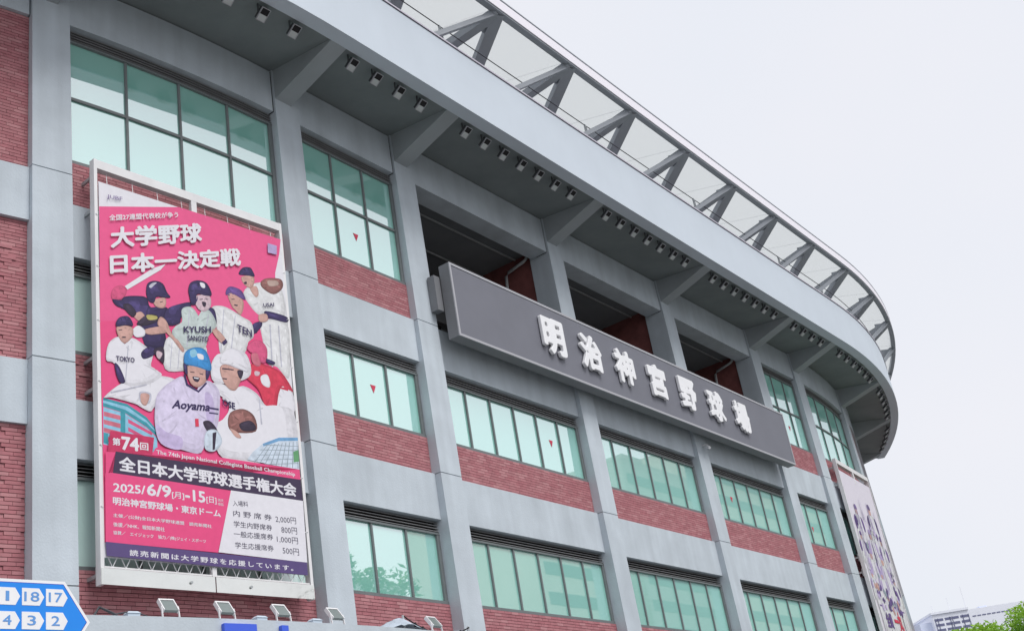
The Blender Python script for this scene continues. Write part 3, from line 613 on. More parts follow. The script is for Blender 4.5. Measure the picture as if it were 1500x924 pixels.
FIG=[["batter in navy swinging a bat",[["white",0,[[0.646,12.145],[1.316,12.742],[1.651,12.948],[1.512,12.761],[0.706,12.083]]],["pinkred",1,[[0.33,11.843],[0.381,12.022],[0.554,12.142],[0.688,12.078],[0.658,11.938],[0.546,11.822],[0.384,11.763]]],["navy",1,[[0.358,11.773],[0.545,11.805],[0.635,11.902],[0.881,11.988],[1.151,12.015],[1.243,11.818],[1.628,11.916],[1.605,11.732],[1.504,11.531],[1.574,11.241],[1.539,10.973],[1.242,10.898],[1.066,10.935],[1.031,11.201],[1.129,11.44],[0.964,11.547],[0.798,11.489],[0.627,11.61],[0.433,11.655]]],["skin",1,[[0.83,11.531],[0.994,11.659],[1.098,11.563],[0.96,11.433]]],["dark",1,[[0.59,11.678],[0.732,11.775],[0.895,11.616],[0.794,11.487]]],["dark",1,[[0.905,11.385],[1.136,11.616],[1.364,11.672],[1.405,11.551],[1.127,11.374],[0.956,11.333]]],["yel",1,[[1.136,11.616],[1.363,11.65],[1.369,11.577],[1.177,11.517]]],["skin",1,[[1.323,12.007],[1.577,12.127],[1.619,12.025],[1.576,11.903],[1.463,11.856],[1.336,11.886]]],["navy",1,[[1.144,12.191],[1.191,12.364],[1.374,12.468],[1.558,12.446],[1.649,12.272],[1.728,12.175],[1.577,12.127],[1.391,12.096],[1.321,11.944],[1.203,11.949],[1.152,12.06]]],["lgrey",1,[[1.216,12.299],[1.302,12.395],[1.405,12.432],[1.347,12.362],[1.26,12.267]]],["dark",0,[[1.46,11.998],[1.536,12.035],[1.535,12.017],[1.464,11.981]]]]],["pitcher upper right in white with brown glove",[["cream",1,[[4.111,12.212],[4.83,12.339],[4.835,11.522],[4.742,10.937],[4.44,11.155],[4.177,11.192],[4.094,11.734]]],["cream",1,[[3.659,12.815],[4.032,13.149],[4.532,13.246],[4.788,13.141],[4.8,12.477],[4.291,12.424],[4.068,12.335],[3.818,12.511]]],["leather",1,[[4.172,13.207],[4.378,13.363],[4.774,13.442],[4.796,13.218],[4.518,12.985],[4.214,13.061]]],["brownl",1,[[4.371,13.291],[4.655,13.369],[4.672,13.259],[4.414,13.164]]],["skin",1,[[3.845,12.962],[4.036,13.062],[4.084,12.88],[3.989,12.777]]],["skin",1,[[3.631,13.185],[3.829,13.279],[3.979,13.282],[3.99,13.157],[3.9,12.977],[3.762,12.978],[3.653,13.065]]],["navy",1,[[3.561,13.234],[3.682,13.434],[3.891,13.503],[3.979,13.41],[4.002,13.298],[3.807,13.273]]],["dark",0,[[3.684,13.064],[3.762,13.114],[3.778,13.051],[3.713,13.023]]],["navy",1,[[4.243,12.494],[4.835,12.496],[4.831,12.349],[4.445,12.332],[4.25,12.332]]],["navy",1,[[3.832,12.049],[4.088,12.196],[4.098,12.075],[3.899,11.848],[3.792,11.823]]],["skin",1,[[4.036,12.337],[4.263,12.417],[4.275,12.252],[4.054,12.174]]],["lgrey",0,[[4.321,12.167],[4.354,12.175],[4.32,11.129],[4.287,11.123]]],["lgrey",0,[[4.569,12.203],[4.597,12.209],[4.583,11.185],[4.55,11.178]]]]],["player in pale uniform and violet cap",[["cream",1,[[2.772,12.207],[3.029,12.31],[3.281,12.28],[3.582,12.176],[3.815,12.092],[3.85,11.771],[3.69,11.594],[3.621,11.394],[3.395,11.116],[2.945,11.108],[2.886,11.547],[2.829,11.944]]],["lgrey",0,[[3.074,12.228],[3.094,12.233],[2.951,11.2],[2.921,11.193]]],["lgrey",0,[[3.375,12.172],[3.395,12.168],[3.197,11.164],[3.167,11.157]]],["skin",1,[[3.214,12.621],[3.322,12.697],[3.592,12.63],[3.637,12.474],[3.533,12.211],[3.385,12.306],[3.313,12.363]]],["violet",1,[[3.167,12.685],[3.227,12.805],[3.356,12.869],[3.593,12.836],[3.703,12.644],[3.587,12.633],[3.322,12.697],[3.183,12.613]]],["dark",0,[[3.311,12.552],[3.395,12.574],[3.394,12.554],[3.31,12.533]]],["dark",0,[[3.375,12.436],[3.478,12.443],[3.455,12.409],[3.372,12.402]]]]],["shouting batter in sage jersey",[["cream",1,[[1.545,11.104],[1.807,11.295],[2.517,11.281],[2.483,10.743],[2.001,10.555],[1.517,10.497]]],["lgrey",0,[[1.707,11.141],[1.725,11.145],[1.65,10.525],[1.632,10.521]]],["lgrey",0,[[1.892,11.14],[1.911,11.144],[1.835,10.564],[1.816,10.56]]],["navy",1,[[1.534,11.591],[1.62,11.861],[1.891,12.046],[2.233,12.188],[2.184,12.012],[1.981,11.781],[1.926,11.624],[1.701,11.508]]],["navy",1,[[2.63,12.152],[2.829,12.166],[2.866,11.839],[2.742,11.759],[2.646,11.945]]],["sage",1,[[1.99,11.954],[2.178,12.074],[2.311,12.035],[2.448,11.896],[2.609,12.129],[2.784,12.016],[2.852,11.766],[2.626,11.477],[2.51,11.182],[2.027,11.039],[1.802,11.198],[1.729,11.409],[1.974,11.645]]],["lgrey",0,[[2.175,12.01],[2.194,12.014],[2.087,11.118],[2.059,11.112]]],["lgrey",0,[[2.659,11.994],[2.679,11.999],[2.497,11.277],[2.468,11.27]]],["skin",1,[[1.051,11.257],[1.436,11.427],[1.572,11.407],[1.577,11.321],[1.447,11.264],[1.164,11.18]]],["white",1,[[0.812,11.226],[0.938,11.329],[1.078,11.255],[1.055,11.12],[0.876,11.053],[0.8,11.12]]],["skin",1,[[2.734,11.638],[2.877,11.699],[3.083,11.51],[3.014,11.395],[2.88,11.454]]],["navy",0,[[2.967,11.42],[3.084,11.529],[3.119,11.455],[3.022,11.36]]],["skin",1,[[1.454,11.651],[1.599,11.589],[1.725,11.32],[1.991,11.066],[1.948,10.969],[1.755,11.178],[1.542,11.356],[1.382,11.458]]],["facel",1,[[2.349,12.365],[2.7,12.476],[2.745,12.246],[2.585,12.058],[2.429,12.065],[2.339,12.188]]],["dark",1,[[2.519,12.272],[2.618,12.279],[2.592,12.17],[2.533,12.174]]],["dark",0,[[2.454,12.319],[2.544,12.352],[2.543,12.333],[2.453,12.3]]],["dark",0,[[2.614,12.37],[2.684,12.379],[2.683,12.36],[2.613,12.351]]],["navy",1,[[2.181,12.468],[2.25,12.662],[2.462,12.776],[2.678,12.751],[2.782,12.507],[2.609,12.443],[2.401,12.425],[2.358,12.184],[2.239,12.135],[2.201,12.308]]],["white",1,[[2.488,12.728],[2.607,12.732],[2.611,12.63],[2.521,12.624]]]]],["pitcher at left in white with navy cap",[["white",1,[[0.127,9.621],[0.56,10.011],[1.218,10.284],[1.713,10.317],[1.75,10.155],[1.258,9.646],[1.135,9.501],[0.921,9.552],[0.786,9.6],[0.3,9.638]]],["white",1,[[0.184,10.406],[0.242,10.765],[0.458,10.965],[0.601,10.838],[0.783,11.015],[1.108,10.885],[1.246,10.771],[1.19,10.471],[1.434,10.353],[1.122,10.081],[0.568,9.972],[0.367,10.359]]],["navy",1,[[0.367,10.372],[0.467,10.319],[0.587,10.041],[0.492,9.973],[0.403,10.126]]],["navy",1,[[0.971,10.736],[1.163,10.91],[1.313,10.879],[1.245,10.728],[1.019,10.603]]],["dark",1,[[1.263,10.86],[1.493,10.963],[1.491,10.619],[1.376,10.671],[1.303,10.749]]],["facel",1,[[1.339,10.851],[1.464,10.827],[1.395,10.684],[1.325,10.728]]],["skin",1,[[0.421,11.158],[0.63,11.25],[0.794,11.23],[0.78,11.048],[0.627,10.865],[0.5,10.907]]],["navy",1,[[0.415,11.266],[0.513,11.41],[0.71,11.467],[0.805,11.293],[0.639,11.261],[0.447,11.181]]],["dark",0,[[0.471,11.119],[0.549,11.146],[0.548,11.129],[0.47,11.102]]],["dark",0,[[0.545,10.985],[0.631,11.005],[0.622,10.977],[0.553,10.961]]],["lgrey",1,[[0.906,9.875],[1.158,9.882],[1.115,9.669],[0.916,9.664]]],["skin",1,[[0.931,9.838],[1.122,9.85],[1.044,9.615],[0.933,9.643]]],["lgrey",0,[[0.669,10.82],[0.686,10.824],[0.603,10.019],[0.582,10.015]]],["lgrey",0,[[0.261,9.75],[1.078,10.073],[1.077,10.048],[0.269,9.72]]]]],["player in a white helmet with leather glove",[["white",1,[[2.639,10.776],[2.795,11.076],[2.998,11.165],[3.31,11.325],[3.61,11.254],[3.676,10.812],[3.251,10.547],[2.704,10.438]]],["white",1,[[2.653,10.406],[2.946,10.434],[3.146,10.341],[3.447,10.497],[3.804,10.387],[4.079,10.126],[4.769,10.16],[4.724,9.123],[3.807,8.816],[2.827,8.758],[2.581,9.303],[2.833,9.514],[3.047,9.808],[3.017,10.063],[2.774,10.191]]],["lgrey",0,[[3.837,10.304],[3.868,10.301],[3.885,9.693],[3.844,9.686]]],["leather",1,[[2.986,9.497],[3.057,9.81],[3.404,9.959],[3.685,9.843],[3.697,9.504],[3.162,9.39]]],["dark",1,[[3.276,9.598],[3.534,9.72],[3.68,9.658],[3.678,9.527],[3.364,9.458]]],["skin",1,[[3.022,9.461],[3.212,9.407],[3.301,9.293],[3.155,9.291]]],["skin",1,[[2.875,10.817],[3.08,10.922],[3.435,10.853],[3.41,10.659],[3.246,10.36],[3.049,10.366],[2.906,10.558]]],["dark",0,[[2.924,10.809],[3.223,10.836],[3.221,10.809],[2.921,10.777]]],["dark",0,[[2.917,10.578],[3.035,10.584],[3.024,10.555],[2.925,10.548]]],["dark",1,[[3.322,10.83],[3.475,10.843],[3.41,10.659],[3.342,10.69]]],["white",1,[[2.876,10.977],[2.991,11.199],[3.261,11.341],[3.516,11.233],[3.641,10.887],[3.426,10.869],[3.139,10.917],[2.93,10.904]]],["lgrey",0,[[2.932,10.927],[3.426,10.86],[3.607,10.843],[3.377,10.886]]]]],["player in red uniform and red helmet",[["white",1,[[4.403,10.502],[4.507,10.752],[4.813,10.58],[4.797,10.119],[4.225,10.018]]],["red",1,[[3.534,10.819],[3.674,11.039],[4.014,11.134],[4.535,11.035],[4.829,10.63],[4.557,10.715],[4.408,10.494],[4.282,10.073],[4.033,10.073],[3.863,10.48],[3.574,10.692]]],["white",1,[[3.945,10.822],[4.125,10.904],[4.198,10.736],[4.149,10.599],[3.971,10.645]]],["facel",1,[[3.798,10.919],[3.933,10.92],[3.894,10.83],[3.789,10.817]]],["facered",1,[[3.75,11.331],[3.957,11.376],[3.97,11.102],[3.84,11.047],[3.735,11.143]]],["pinkred",1,[[3.627,11.46],[3.841,11.666],[4.063,11.68],[4.186,11.52],[4.139,11.23],[3.975,11.158],[3.908,11.356],[3.72,11.342]]],["navy",1,[[4.144,11.287],[4.369,11.256],[4.336,11.189],[4.156,11.187]]]]],["front player in a lavender jersey and blue helmet",[["lav",1,[[1.264,9.778],[1.393,10.01],[1.617,10.222],[1.91,10.408],[2.008,10.257],[2.295,10.142],[2.521,10.436],[2.799,10.282],[2.802,9.893],[2.692,9.406],[2.447,9.26],[2.27,8.807],[1.817,8.804],[1.343,8.859],[1.22,9.241]]],["lav2",1,[[1.242,9.244],[1.477,9.122],[1.83,9.057],[1.772,8.797],[1.343,8.859]]],["lav2",1,[[2.445,10.128],[2.632,10.077],[2.648,9.61],[2.473,9.453]]],["navy",0,[[1.94,10.457],[1.987,10.466],[2.041,10.263],[2.287,10.166],[2.49,10.395],[2.517,10.366],[2.293,10.116],[1.992,10.219]]],["navy",0,[[2.531,9.844],[2.77,9.853],[2.767,9.81],[2.528,9.801]]],["navy",0,[[2.524,9.732],[2.753,9.743],[2.751,9.713],[2.521,9.698]]],["dark",1,[[2.357,9.475],[2.525,9.538],[2.682,9.404],[2.693,9.28],[2.484,9.267]]],["icew",1,[[2.42,9.277],[2.679,9.362],[2.806,9.13],[2.6,8.89],[2.369,8.917]]],["dark",0,[[2.579,9.282],[2.676,9.319],[2.613,8.933],[2.554,8.904]]],["skin",1,[[2.033,10.64],[2.292,10.725],[2.549,10.647],[2.48,10.394],[2.272,10.232],[2.09,10.316]]],["dark",1,[[2.163,10.451],[2.333,10.459],[2.289,10.355],[2.195,10.363]]],["white",0,[[2.19,10.443],[2.313,10.451],[2.302,10.423],[2.198,10.419]]],["dark",0,[[2.112,10.553],[2.216,10.565],[2.215,10.548],[2.111,10.535]]],["dark",0,[[2.339,10.565],[2.433,10.558],[2.423,10.538],[2.338,10.547]]],["navy",1,[[1.954,10.718],[2.037,10.701],[2.043,10.478],[1.979,10.499]]],["navy",1,[[2.504,10.695],[2.614,10.683],[2.575,10.535],[2.493,10.448]]],["blue",1,[[1.967,10.799],[2.024,10.985],[2.259,11.134],[2.517,11.13],[2.635,10.863],[2.613,10.674],[2.29,10.694],[2.008,10.695]]],["ice",1,[[2.129,11.017],[2.256,11.09],[2.306,10.969],[2.159,10.884]]],["white",1,[[2.308,11.004],[2.451,11.0],[2.454,10.895],[2.33,10.895]]]]]]
TEXT=[["JUBF","violet",[[0.272,14.059],[0.632,14.114]],0.116,0.0,1.0],["全国27連盟代表校が争う","white",[[0.31,13.554],[2.006,14.182]],0.147,0.03,1.0],["大学野球","white",[[0.33,12.917],[2.602,13.748]],0.5,0.05,1.0],["日本一決定戦","white",[[0.3,12.31],[3.63,13.457]],0.458,0.05,1.0],["第","white",[[0.269,8.659],[0.44,8.667]],0.152,0.04,1.0],["74","white",[[0.459,8.593],[0.846,8.613]],0.277,0.05,1.0],["回","white",[[0.864,8.654],[1.047,8.662]],0.154,0.03,1.0],["The 74th Japan National Collegiate Baseball Championship","white",[[1.224,8.598],[4.658,8.607]],0.113,0.02,1.0],["全日本大学野球選手権大会","white",[[0.395,8.163],[4.655,8.169]],0.3,0.045,1.0],["2025/","white",[[0.263,7.739],[0.95,7.771]],0.173,0.03,1.0],["6/9","white",[[0.979,7.752],[1.524,7.772]],0.246,0.04,1.0],["[月]","white",[[1.536,7.755],[1.815,7.761]],0.152,0.02,1.0],["-15","white",[[1.837,7.764],[2.31,7.755]],0.238,0.04,1.0],["[日]","white",[[2.332,7.752],[2.571,7.76]],0.156,0.02,1.0],["雨天","white",[[2.605,7.826],[2.745,7.829]],0.057,0,1.0],["順延","white",[[2.6,7.748],[2.74,7.75]],0.057,0,1.0],["明治神宮野球場・東京ドーム","white",[[0.25,7.489],[2.655,7.502]],0.158,0.04,1.0],["主催／(公財)全日本大学野球連盟　読売新聞社","white",[[0.251,7.244],[2.422,7.25]],0.085,0.02,1.0],["後援／NHK、報知新聞社","white",[[0.248,7.075],[1.342,7.085]],0.084,0.02,1.0],["協賛／　エイジェック　協力／(株)ジェイ・スポーツ","white",[[0.244,6.916],[2.268,6.933]],0.084,0.02,1.0],["入場料","ink",[[2.968,7.776],[3.349,7.802]],0.116,0,1.0],["内 野 席 券","ink",[[2.962,7.563],[3.933,7.571]],0.129,0.005,1.0],["2,000円","ink",[[4.029,7.542],[4.573,7.557]],0.148,0.0,1.0],["学生内野席券","ink",[[2.959,7.342],[3.923,7.353]],0.128,0.005,1.0],["800円","ink",[[4.16,7.332],[4.575,7.34]],0.147,0,1.0],["一般応援席券","ink",[[2.943,7.137],[3.929,7.157]],0.127,0.005,1.0],["1,000円","ink",[[4.023,7.117],[4.578,7.126]],0.146,0,1.0],["学生応援席券","ink",[[2.959,6.91],[3.92,6.921]],0.126,0.005,1.0],["500円","ink",[[4.15,6.893],[4.578,6.89]],0.145,0,1.0],["読売新聞は大学野球を応援しています。","white",[[0.571,6.556],[4.391,6.55]],0.116,0.03,1.35],["TOKYO","navy",[[0.394,10.427],[0.805,10.473]],0.108,0.03,1.0],["KYUSH","navy",[[1.999,11.407],[2.691,11.569]],0.153,0.03,1.0],["SANGYO","navy",[[2.085,11.25],[2.617,11.34]],0.126,0.03,1.0],["TEN","navy",[[3.395,11.767],[3.783,11.718]],0.18,0.03,1.0],["USAI","navy",[[4.162,12.551],[4.475,12.65]],0.099,0.03,1.0],["Aoyama","navy",[[1.624,9.597],[2.54,9.693]],0.243,0.04,1.0],["1","red",[[2.165,9.351],[2.248,9.365]],0.169,0.0,1.0],["OSE","navy",[[2.872,9.941],[3.192,9.903]],0.149,0.03,1.0]]
LOGO=["violetl",[[4.444,14.289],[4.71,14.296],[4.687,14.052],[4.426,14.03]]]
plA = Plane((-8.0143, 21.2697), (-5.02, 25.19))
FA = banner_frame(plA, 'tall white steel frame on the left brick bay carrying the pink tournament banner', None, 0.52)
BA = thing('tournament_banner', 'tall pink baseball tournament banner with nine printed players and schedule text', 'banner', plA.p(2.45, 6.49, 0.0))
cl_ = cloth(plA, BA, 'p_white')
LAY = [0.002]
def lay(d=0.00005): LAY[0] += d; return LAY[0]
PMV = {}
def variant(c, f):
    k = 'p_%s_%d' % (c, int(f * 100))
    if k not in M:
        v = PC[c]; M[k] = mat('print_' + c, tuple(min(1, max(0, x * 0.86 * f)) for x in lin(v)), 0.6, 0.15, 8.0, 0.5, 1.6, spec=0.25)
    return k[2:]
SHADE = dict(skin=(.72, 1.12), facel=(.78, 1.08), facered=(.75, 1.2), navy=(.62, 1.9), white=(.80, 1.04), cream=(.78, 1.06), red=(.72, 1.25), leather=(.6, 1.5), pinkred=(.75, 1.3), blue=(.7, 1.4), lav=(.82, 1.1), sage=(.78, 1.15), violet=(.7, 1.4), dark=(.7, 1.6), brownl=(.7, 1.2), icew=(.8, 1.05), teal=(.8, 1.2))
def shaded(items):
    r = []; rs = random.Random(5)
    for it in items:
        if len(it) != 3 or it[1] != 1 or it[0] not in SHADE: r.append(it); continue
        c, s, pts = it; xs = [p[0] for p in pts]; ys = [p[1] for p in pts]; w_ = max(xs) - min(xs); h_ = max(ys) - min(ys)
        if w_ * h_ < 0.012: r.append(it); continue
        cx = sum(xs) / len(xs); cy = sum(ys) / len(ys); lo, hi = SHADE[c]
        def sc(k, dx, dy): return [[cx + (x - cx) * k + dx * w_, cy + (y - cy) * k + dy * h_] for x, y in pts]
        r.append([variant(c, lo), 1, pts]); r.append([variant(c, (lo + 1) / 2), 1, sc(.93, -.015, .015)]); r.append([c, 1, sc(.84, -.03, .03)])
        if hi > 1.3: r.append([variant(c, (1 + hi) / 2), 1, sc(.42, -.10, .12)]); r.append([variant(c, hi), 1, sc(.2, -.14, .18)])
        if w_ * h_ > 0.10:            # cloth folds running in from the outline
            for k in range(9):
                v = rs.choice(pts); e = rs.uniform(.25, .6); px_, py_ = cx + (v[0] - cx) * .80, cy + (v[1] - cy) * .80
                qx, qy = cx + (v[0] - cx) * e + rs.uniform(-.06, .06) * w_, cy + (v[1] - cy) * e + rs.uniform(-.06, .06) * h_
                dx, dy = qy - py_, px_ - qx; L = math.hypot(dx, dy) + 1e-6; t_ = rs.uniform(.012, .03); dx, dy = dx / L * t_, dy / L * t_
                r.append([variant(c, rs.choice((.86, .9, .8)) if hi < 1.5 else rs.choice((.7, 1.4))), 0, [[px_ + dx, py_ + dy], [(px_ + qx) / 2 + dx * 1.3, (py_ + qy) / 2 + dy * 1.3], [qx, qy], [px_ - dx * .6, py_ - dy * .6]]])
    return r
def printed(name, items, parent, pl, smooth_default=0, label=None):
    mb = MB(); names = []; items = shaded(items)
    for it in items:
        c, s, pts = it if len(it) == 3 else (it[0], smooth_default, it[1])
        if c not in names: names.append(c)
        mb.cur = names.index(c); quad_strip(mb, pl, pts, lay(), s)
    o = mb.build(name, ['p_' + c for c in names], parent)
    if label: o['label'] = label
    return o
printed('printed_background', BG, cl_, plA)
printed('printed_stadium', STAD, cl_, plA)
for lb, parts in [FIG[i] for i in (1, 2, 0, 3, 6, 4, 5, 7)]:
    printed('printed_player', parts, cl_, plA, label=lb)
printed('printed_dome', DOME, cl_, plA)
printed('printed_panel', PANEL, cl_, plA)
printed('printed_badge', [LOGO], cl_, plA)
base_lay = lay(0.0025)
for s, c, (p0, p1), h, bold, sp in TEXT:
    me = text_mesh(s, bold * 0.75, 0, 0, 2, sp, 0.3 if s == 'Aoyama' else 0.0); x0, x1, y0, y1 = bounds(me)
    W_ = math.hypot(p1[0] - p0[0], p1[1] - p0[1]); sx = W_ / (x1 - x0); sy = h / (y1 - y0); dz = (p1[1] - p0[1]) / W_ ; b0 = world_of(cl_)
    for v in me.vertices:
        x = (v.co.x - x0) * sx; y = (v.co.y - y0) * sy
        v.co = plA.p(p0[0] + x * (p1[0] - p0[0]) / W_, p0[1] + x * dz + y, base_lay + v.co.z * 1.0) - b0
    me.materials.append(M['p_' + c]); me.name = 'printed_lettering'
    o = bpy.data.objects.new('printed_lettering', me); COL.objects.link(o); o.parent = cl_
# cords that lace the cloth into its frame
mb = MB(); n = 17
for k in range(n):
    a = 0.12 + 4.66 * k / n; b = 0.12 + 4.66 * (k + 0.5) / n; c = 0.12 + 4.66 * (k + 1) / n
    mb.tube([plA.p(a, 6.60, -0.02), plA.p(b, 6.33, -0.03), plA.p(c, 6.60, -0.02)], 0.012, 4)
mb.build('lacing_cord', 'letter', BA)
for k in range(8):
    a = 0.3 + 4.3 * k / 7
    for zz, d in ((14.46, 0.30),):
        mb = MB(); mb.tube([plA.p(a, zz - 0.02, 0.0), plA.p(a + 0.05, zz + d, -0.1)], 0.007, 4); mb.build('tie_cord', 'letter', BA)
for z in (13.6, 12.4, 11.2, 9.9, 8.6, 7.4):
    for a, b in ((0.11, 0.02), (4.79, 4.90)):
        mb = MB(); mb.tube([plA.p(a, z, -0.01), plA.p(b, z + 0.05, 0.01)], 0.01, 4); mb.build('tie_cord', 'letter', BA)

# second banner, at the far curved bay (mirrored plan)
A2, B2 = P(16.81, 0.45), P(21.68, 0.50)
plB = Plane(A2, B2)
FB = banner_frame(plB, 'tall white steel frame on the far curved bay carrying the pale banner', None, 0.52)
BB = thing('pale_players_banner', 'tall pale lavender banner with printed purple figures hung on the far bay', 'banner', plB.p(2.45, 6.49, 0.0))
cb = cloth(plB, BB, 'p_palelav')
LAY[0] = 0.002
def small_fig(a, z, s, cap='navy'):
    def T_(pts): return [[a + x * s, z + y * s] for x, y in pts]
    return [['cream', 1, T_([(-.32, -2.9), (-.1, -2.9), (-.02, -1.5), (.05, -2.9), (.3, -2.9), (.34, -1.3), (.3, -.3), (.42, -1.0), (.55, -1.0), (.46, -.2), (.2, 0), (-.2, 0), (-.46, -.2), (-.56, -1.0), (-.42, -1.0), (-.3, -.3), (-.34, -1.3)])],
            ['violet', 0, T_([(-.22, -1.3), (.24, -1.3), (.24, -1.38), (-.22, -1.38)])], ['lav2', 0, T_([(-.2, -.1), (-.17, -.1), (-.2, -2.7), (-.24, -2.7)])], ['lav2', 0, T_([(.12, -.1), (.15, -.1), (.2, -2.7), (.16, -2.7)])],
            ['lav2', 0, T_([(-.03, -.1), (0, -.1), (-.02, -1.4), (-.05, -1.4)])],
            ['skin', 1, T_([(-.10, .02), (.10, .02), (.11, .2), (-.11, .2)])], [cap, 1, T_([(-.12, .19), (.17, .2), (.12, .33), (0, .37), (-.11, .33)])], [cap, 1, T_([(-.52, -.2), (-.3, -.05), (-.34, -.5), (-.5, -.55)])], [cap, 1, T_([(.52, -.2), (.3, -.05), (.34, -.5), (.5, -.55)])]]
for (a, z, s) in ((1.1, 12.3, 1.0), (3.4, 12.6, 1.1), (0.7, 11.1, 0.8), (2.3, 11.3, 1.0), (3.9, 11.2, 0.95), (1.5, 10.3, 1.05), (3.1, 10.2, 1.1), (0.7, 9.4, 0.7), (2.3, 9.5, 0.8), (4.2, 9.4, 0.7)):
    printed('printed_player', small_fig(a, z + 0.25, s * 1.3, random.choice(['violet', 'violetl', 'purple'])), cb, plB)
it = []
for k in range(60):
    a = 0.5 + rnd() * 3.9; z = 9.2 + rnd() * 3.2; L = 0.3 + rnd() * 1.1; d = rnd() * 0.12 - 0.06
    it.append([random.choice(['violetl', 'lav2', 'purple', 'lgrey', 'violetl']), 0, [(a, z), (a + 0.02 + rnd() * 0.05, z), (a + d + 0.02, z + L), (a + d, z + L)]])
for k in range(16):
    a = 0.6 + rnd() * 3.7; z = 9.2 + rnd() * 3.2; r = 0.05 + rnd() * 0.12
    it.append([random.choice(['violet', 'lav2', 'purple', 'grey', 'violetl']), 0, [(a - r, z - r * .4), (a - r * .2, z - r * 1.6), (a + r, z - r * .2), (a + r * .3, z + r * 1.2), (a - r * .5, z + r * .9)]])
for k in range(46):
    a = 0.6 + rnd() * 3.6; z = 8.35 + rnd() * 0.95; r = 0.10 + rnd() * 0.1
    it.append([random.choice(['violet', 'lav2', 'purple', 'grey', 'skin']), 1, [(a - r, z), (a, z - r * 1.1), (a + r, z), (a, z + r)]])
printed('printed_crowd', it, cb, plB)
bl = lay(0.0025)
for s, c, a, z, w_, h in (('全員', 'violet', 0.9, 7.5, 1.0, 0.7), ('一丸', 'red', 2.2, 7.4, 1.3, 0.95)):
    me = text_mesh(s, 0.04, 0, 0, 2); x0, x1, y0, y1 = bounds(me); b0 = world_of(cb)
    for v in me.vertices: v.co = plB.p(a + (v.co.x - x0) * w_ / (x1 - x0), z + (v.co.y - y0) * h / (y1 - y0), bl + v.co.z) - b0
    me.materials.append(M['p_' + c]); o = bpy.data.objects.new('printed_lettering', me); COL.objects.link(o); o.parent = cb
for z in (13.6, 12.4, 11.2, 9.9, 8.6, 7.4):
    for a, b in ((0.11, 0.02), (4.79, 4.90)):
        mb = MB(); mb.tube([plB.p(a, z, -0.01), plB.p(b, z + 0.05, 0.01)], 0.01, 4); mb.build('tie_cord', 'letter', BB)

# ------------------------------------------------------------------ spotlights under the eave
ORD = ['first', 'second', 'third', 'fourth', 'fifth', 'sixth', 'seventh']
def spot_proto():
    T = bpy.data.objects.new('eave_spotlight', None); COL.objects.link(T); T.empty_display_size = 0.2
    nrm = Vector((0, -0.55, -0.84)).normalized(); lx = Vector((1, 0, 0)); ly = nrm.cross(lx).normalized()
    def q(x, y, z_): return lx * x + ly * y + nrm * z_
    def bx(mb, x0, x1, y0, y1, z0, z1): x0, x1, y0, y1 = x0 * 0.98, x1 * 0.98, y0 * 1.02, y1 * 1.02; mb.hexa([q(x0, y0, z0), q(x1, y0, z0), q(x1, y1, z0), q(x0, y1, z0), q(x0, y0, z1), q(x1, y0, z1), q(x1, y1, z1), q(x0, y1, z1)])
    mb = MB(); bx(mb, -.11, .11, -.15, .15, -.10, 0.02); mb.build('housing', 'lamp_house', T)
    mb = MB()
    for a in ((-.125, .125, -.166, -.152), (-.125, .125, .152, .166), (-.125, -.112, -.152, .152), (.112, .125, -.152, .152)): bx(mb, *a, 0.0, .04)
    mb.build('rim', 'signtrim', T)
    hi = 1 if q(0, .1, 0).y < 0 else -1       # outward half is the black cavity
    mb = MB(); bx(mb, -.11, .11, *sorted((0.002 * hi, .15 * hi)), .021, .027); mb.build('cavity', 'black', T)
    mb = MB(); bx(mb, -.11, .11, *sorted((-.15 * hi, -.002 * hi)), .021, .030); mb.build('reflector', 'lamp_glass', T)
    mb = MB(); mb.bar((-.14, 0, 0), (-.14, 0, .30), .02, .04, (0, 1, 0)); mb.bar((.14, 0, 0), (.14, 0, .30), .02, .04, (0, 1, 0)); mb.bar((-.15, 0, .29), (.15, 0, .29), .06, .02); mb.build('bracket', 'lamp_house', T)
    return T
proto = spot_proto(); first = True
bays = [('left banner bay', -18.73, 3, 0.9), ('narrow bay right of the pink banner', -14.02, 4, 0.9), ('leftmost open bay', -8.0, 7, 0.9), ('middle open bay', -0.5, 7, 0.9), ('rightmost open bay', 7.07, 7, 0.9),
        ('narrow bay right of the name board', 13.15, 4, 0.95), ('far bay with the pale banner', 19.0, 6, 0.92), ('last curved bay but one', 25.6, 6, 0.88), ('last curved bay', 31.9, 5, 0.9)]
for nm, uc, n, sp in bays:
    for k in range(n):
        uu = uc + (k - (n - 1) / 2) * sp
        if nm == 'left banner bay': uu = -19.15 + k * 0.92
        o = proto if first else copy_tree(proto)
        first = False
        c, t, nn = frame(uu); o.location = P(uu, 2.03, 19.45); o.rotation_euler = (0, 0, math.atan2(t.y, t.x))
        pos = '%s of %d' % (ORD[k], n)
        tag(o, 'eave spotlight over the %s, %s from left' % (nm, pos), 'spotlight', 'spotlights under the eave')

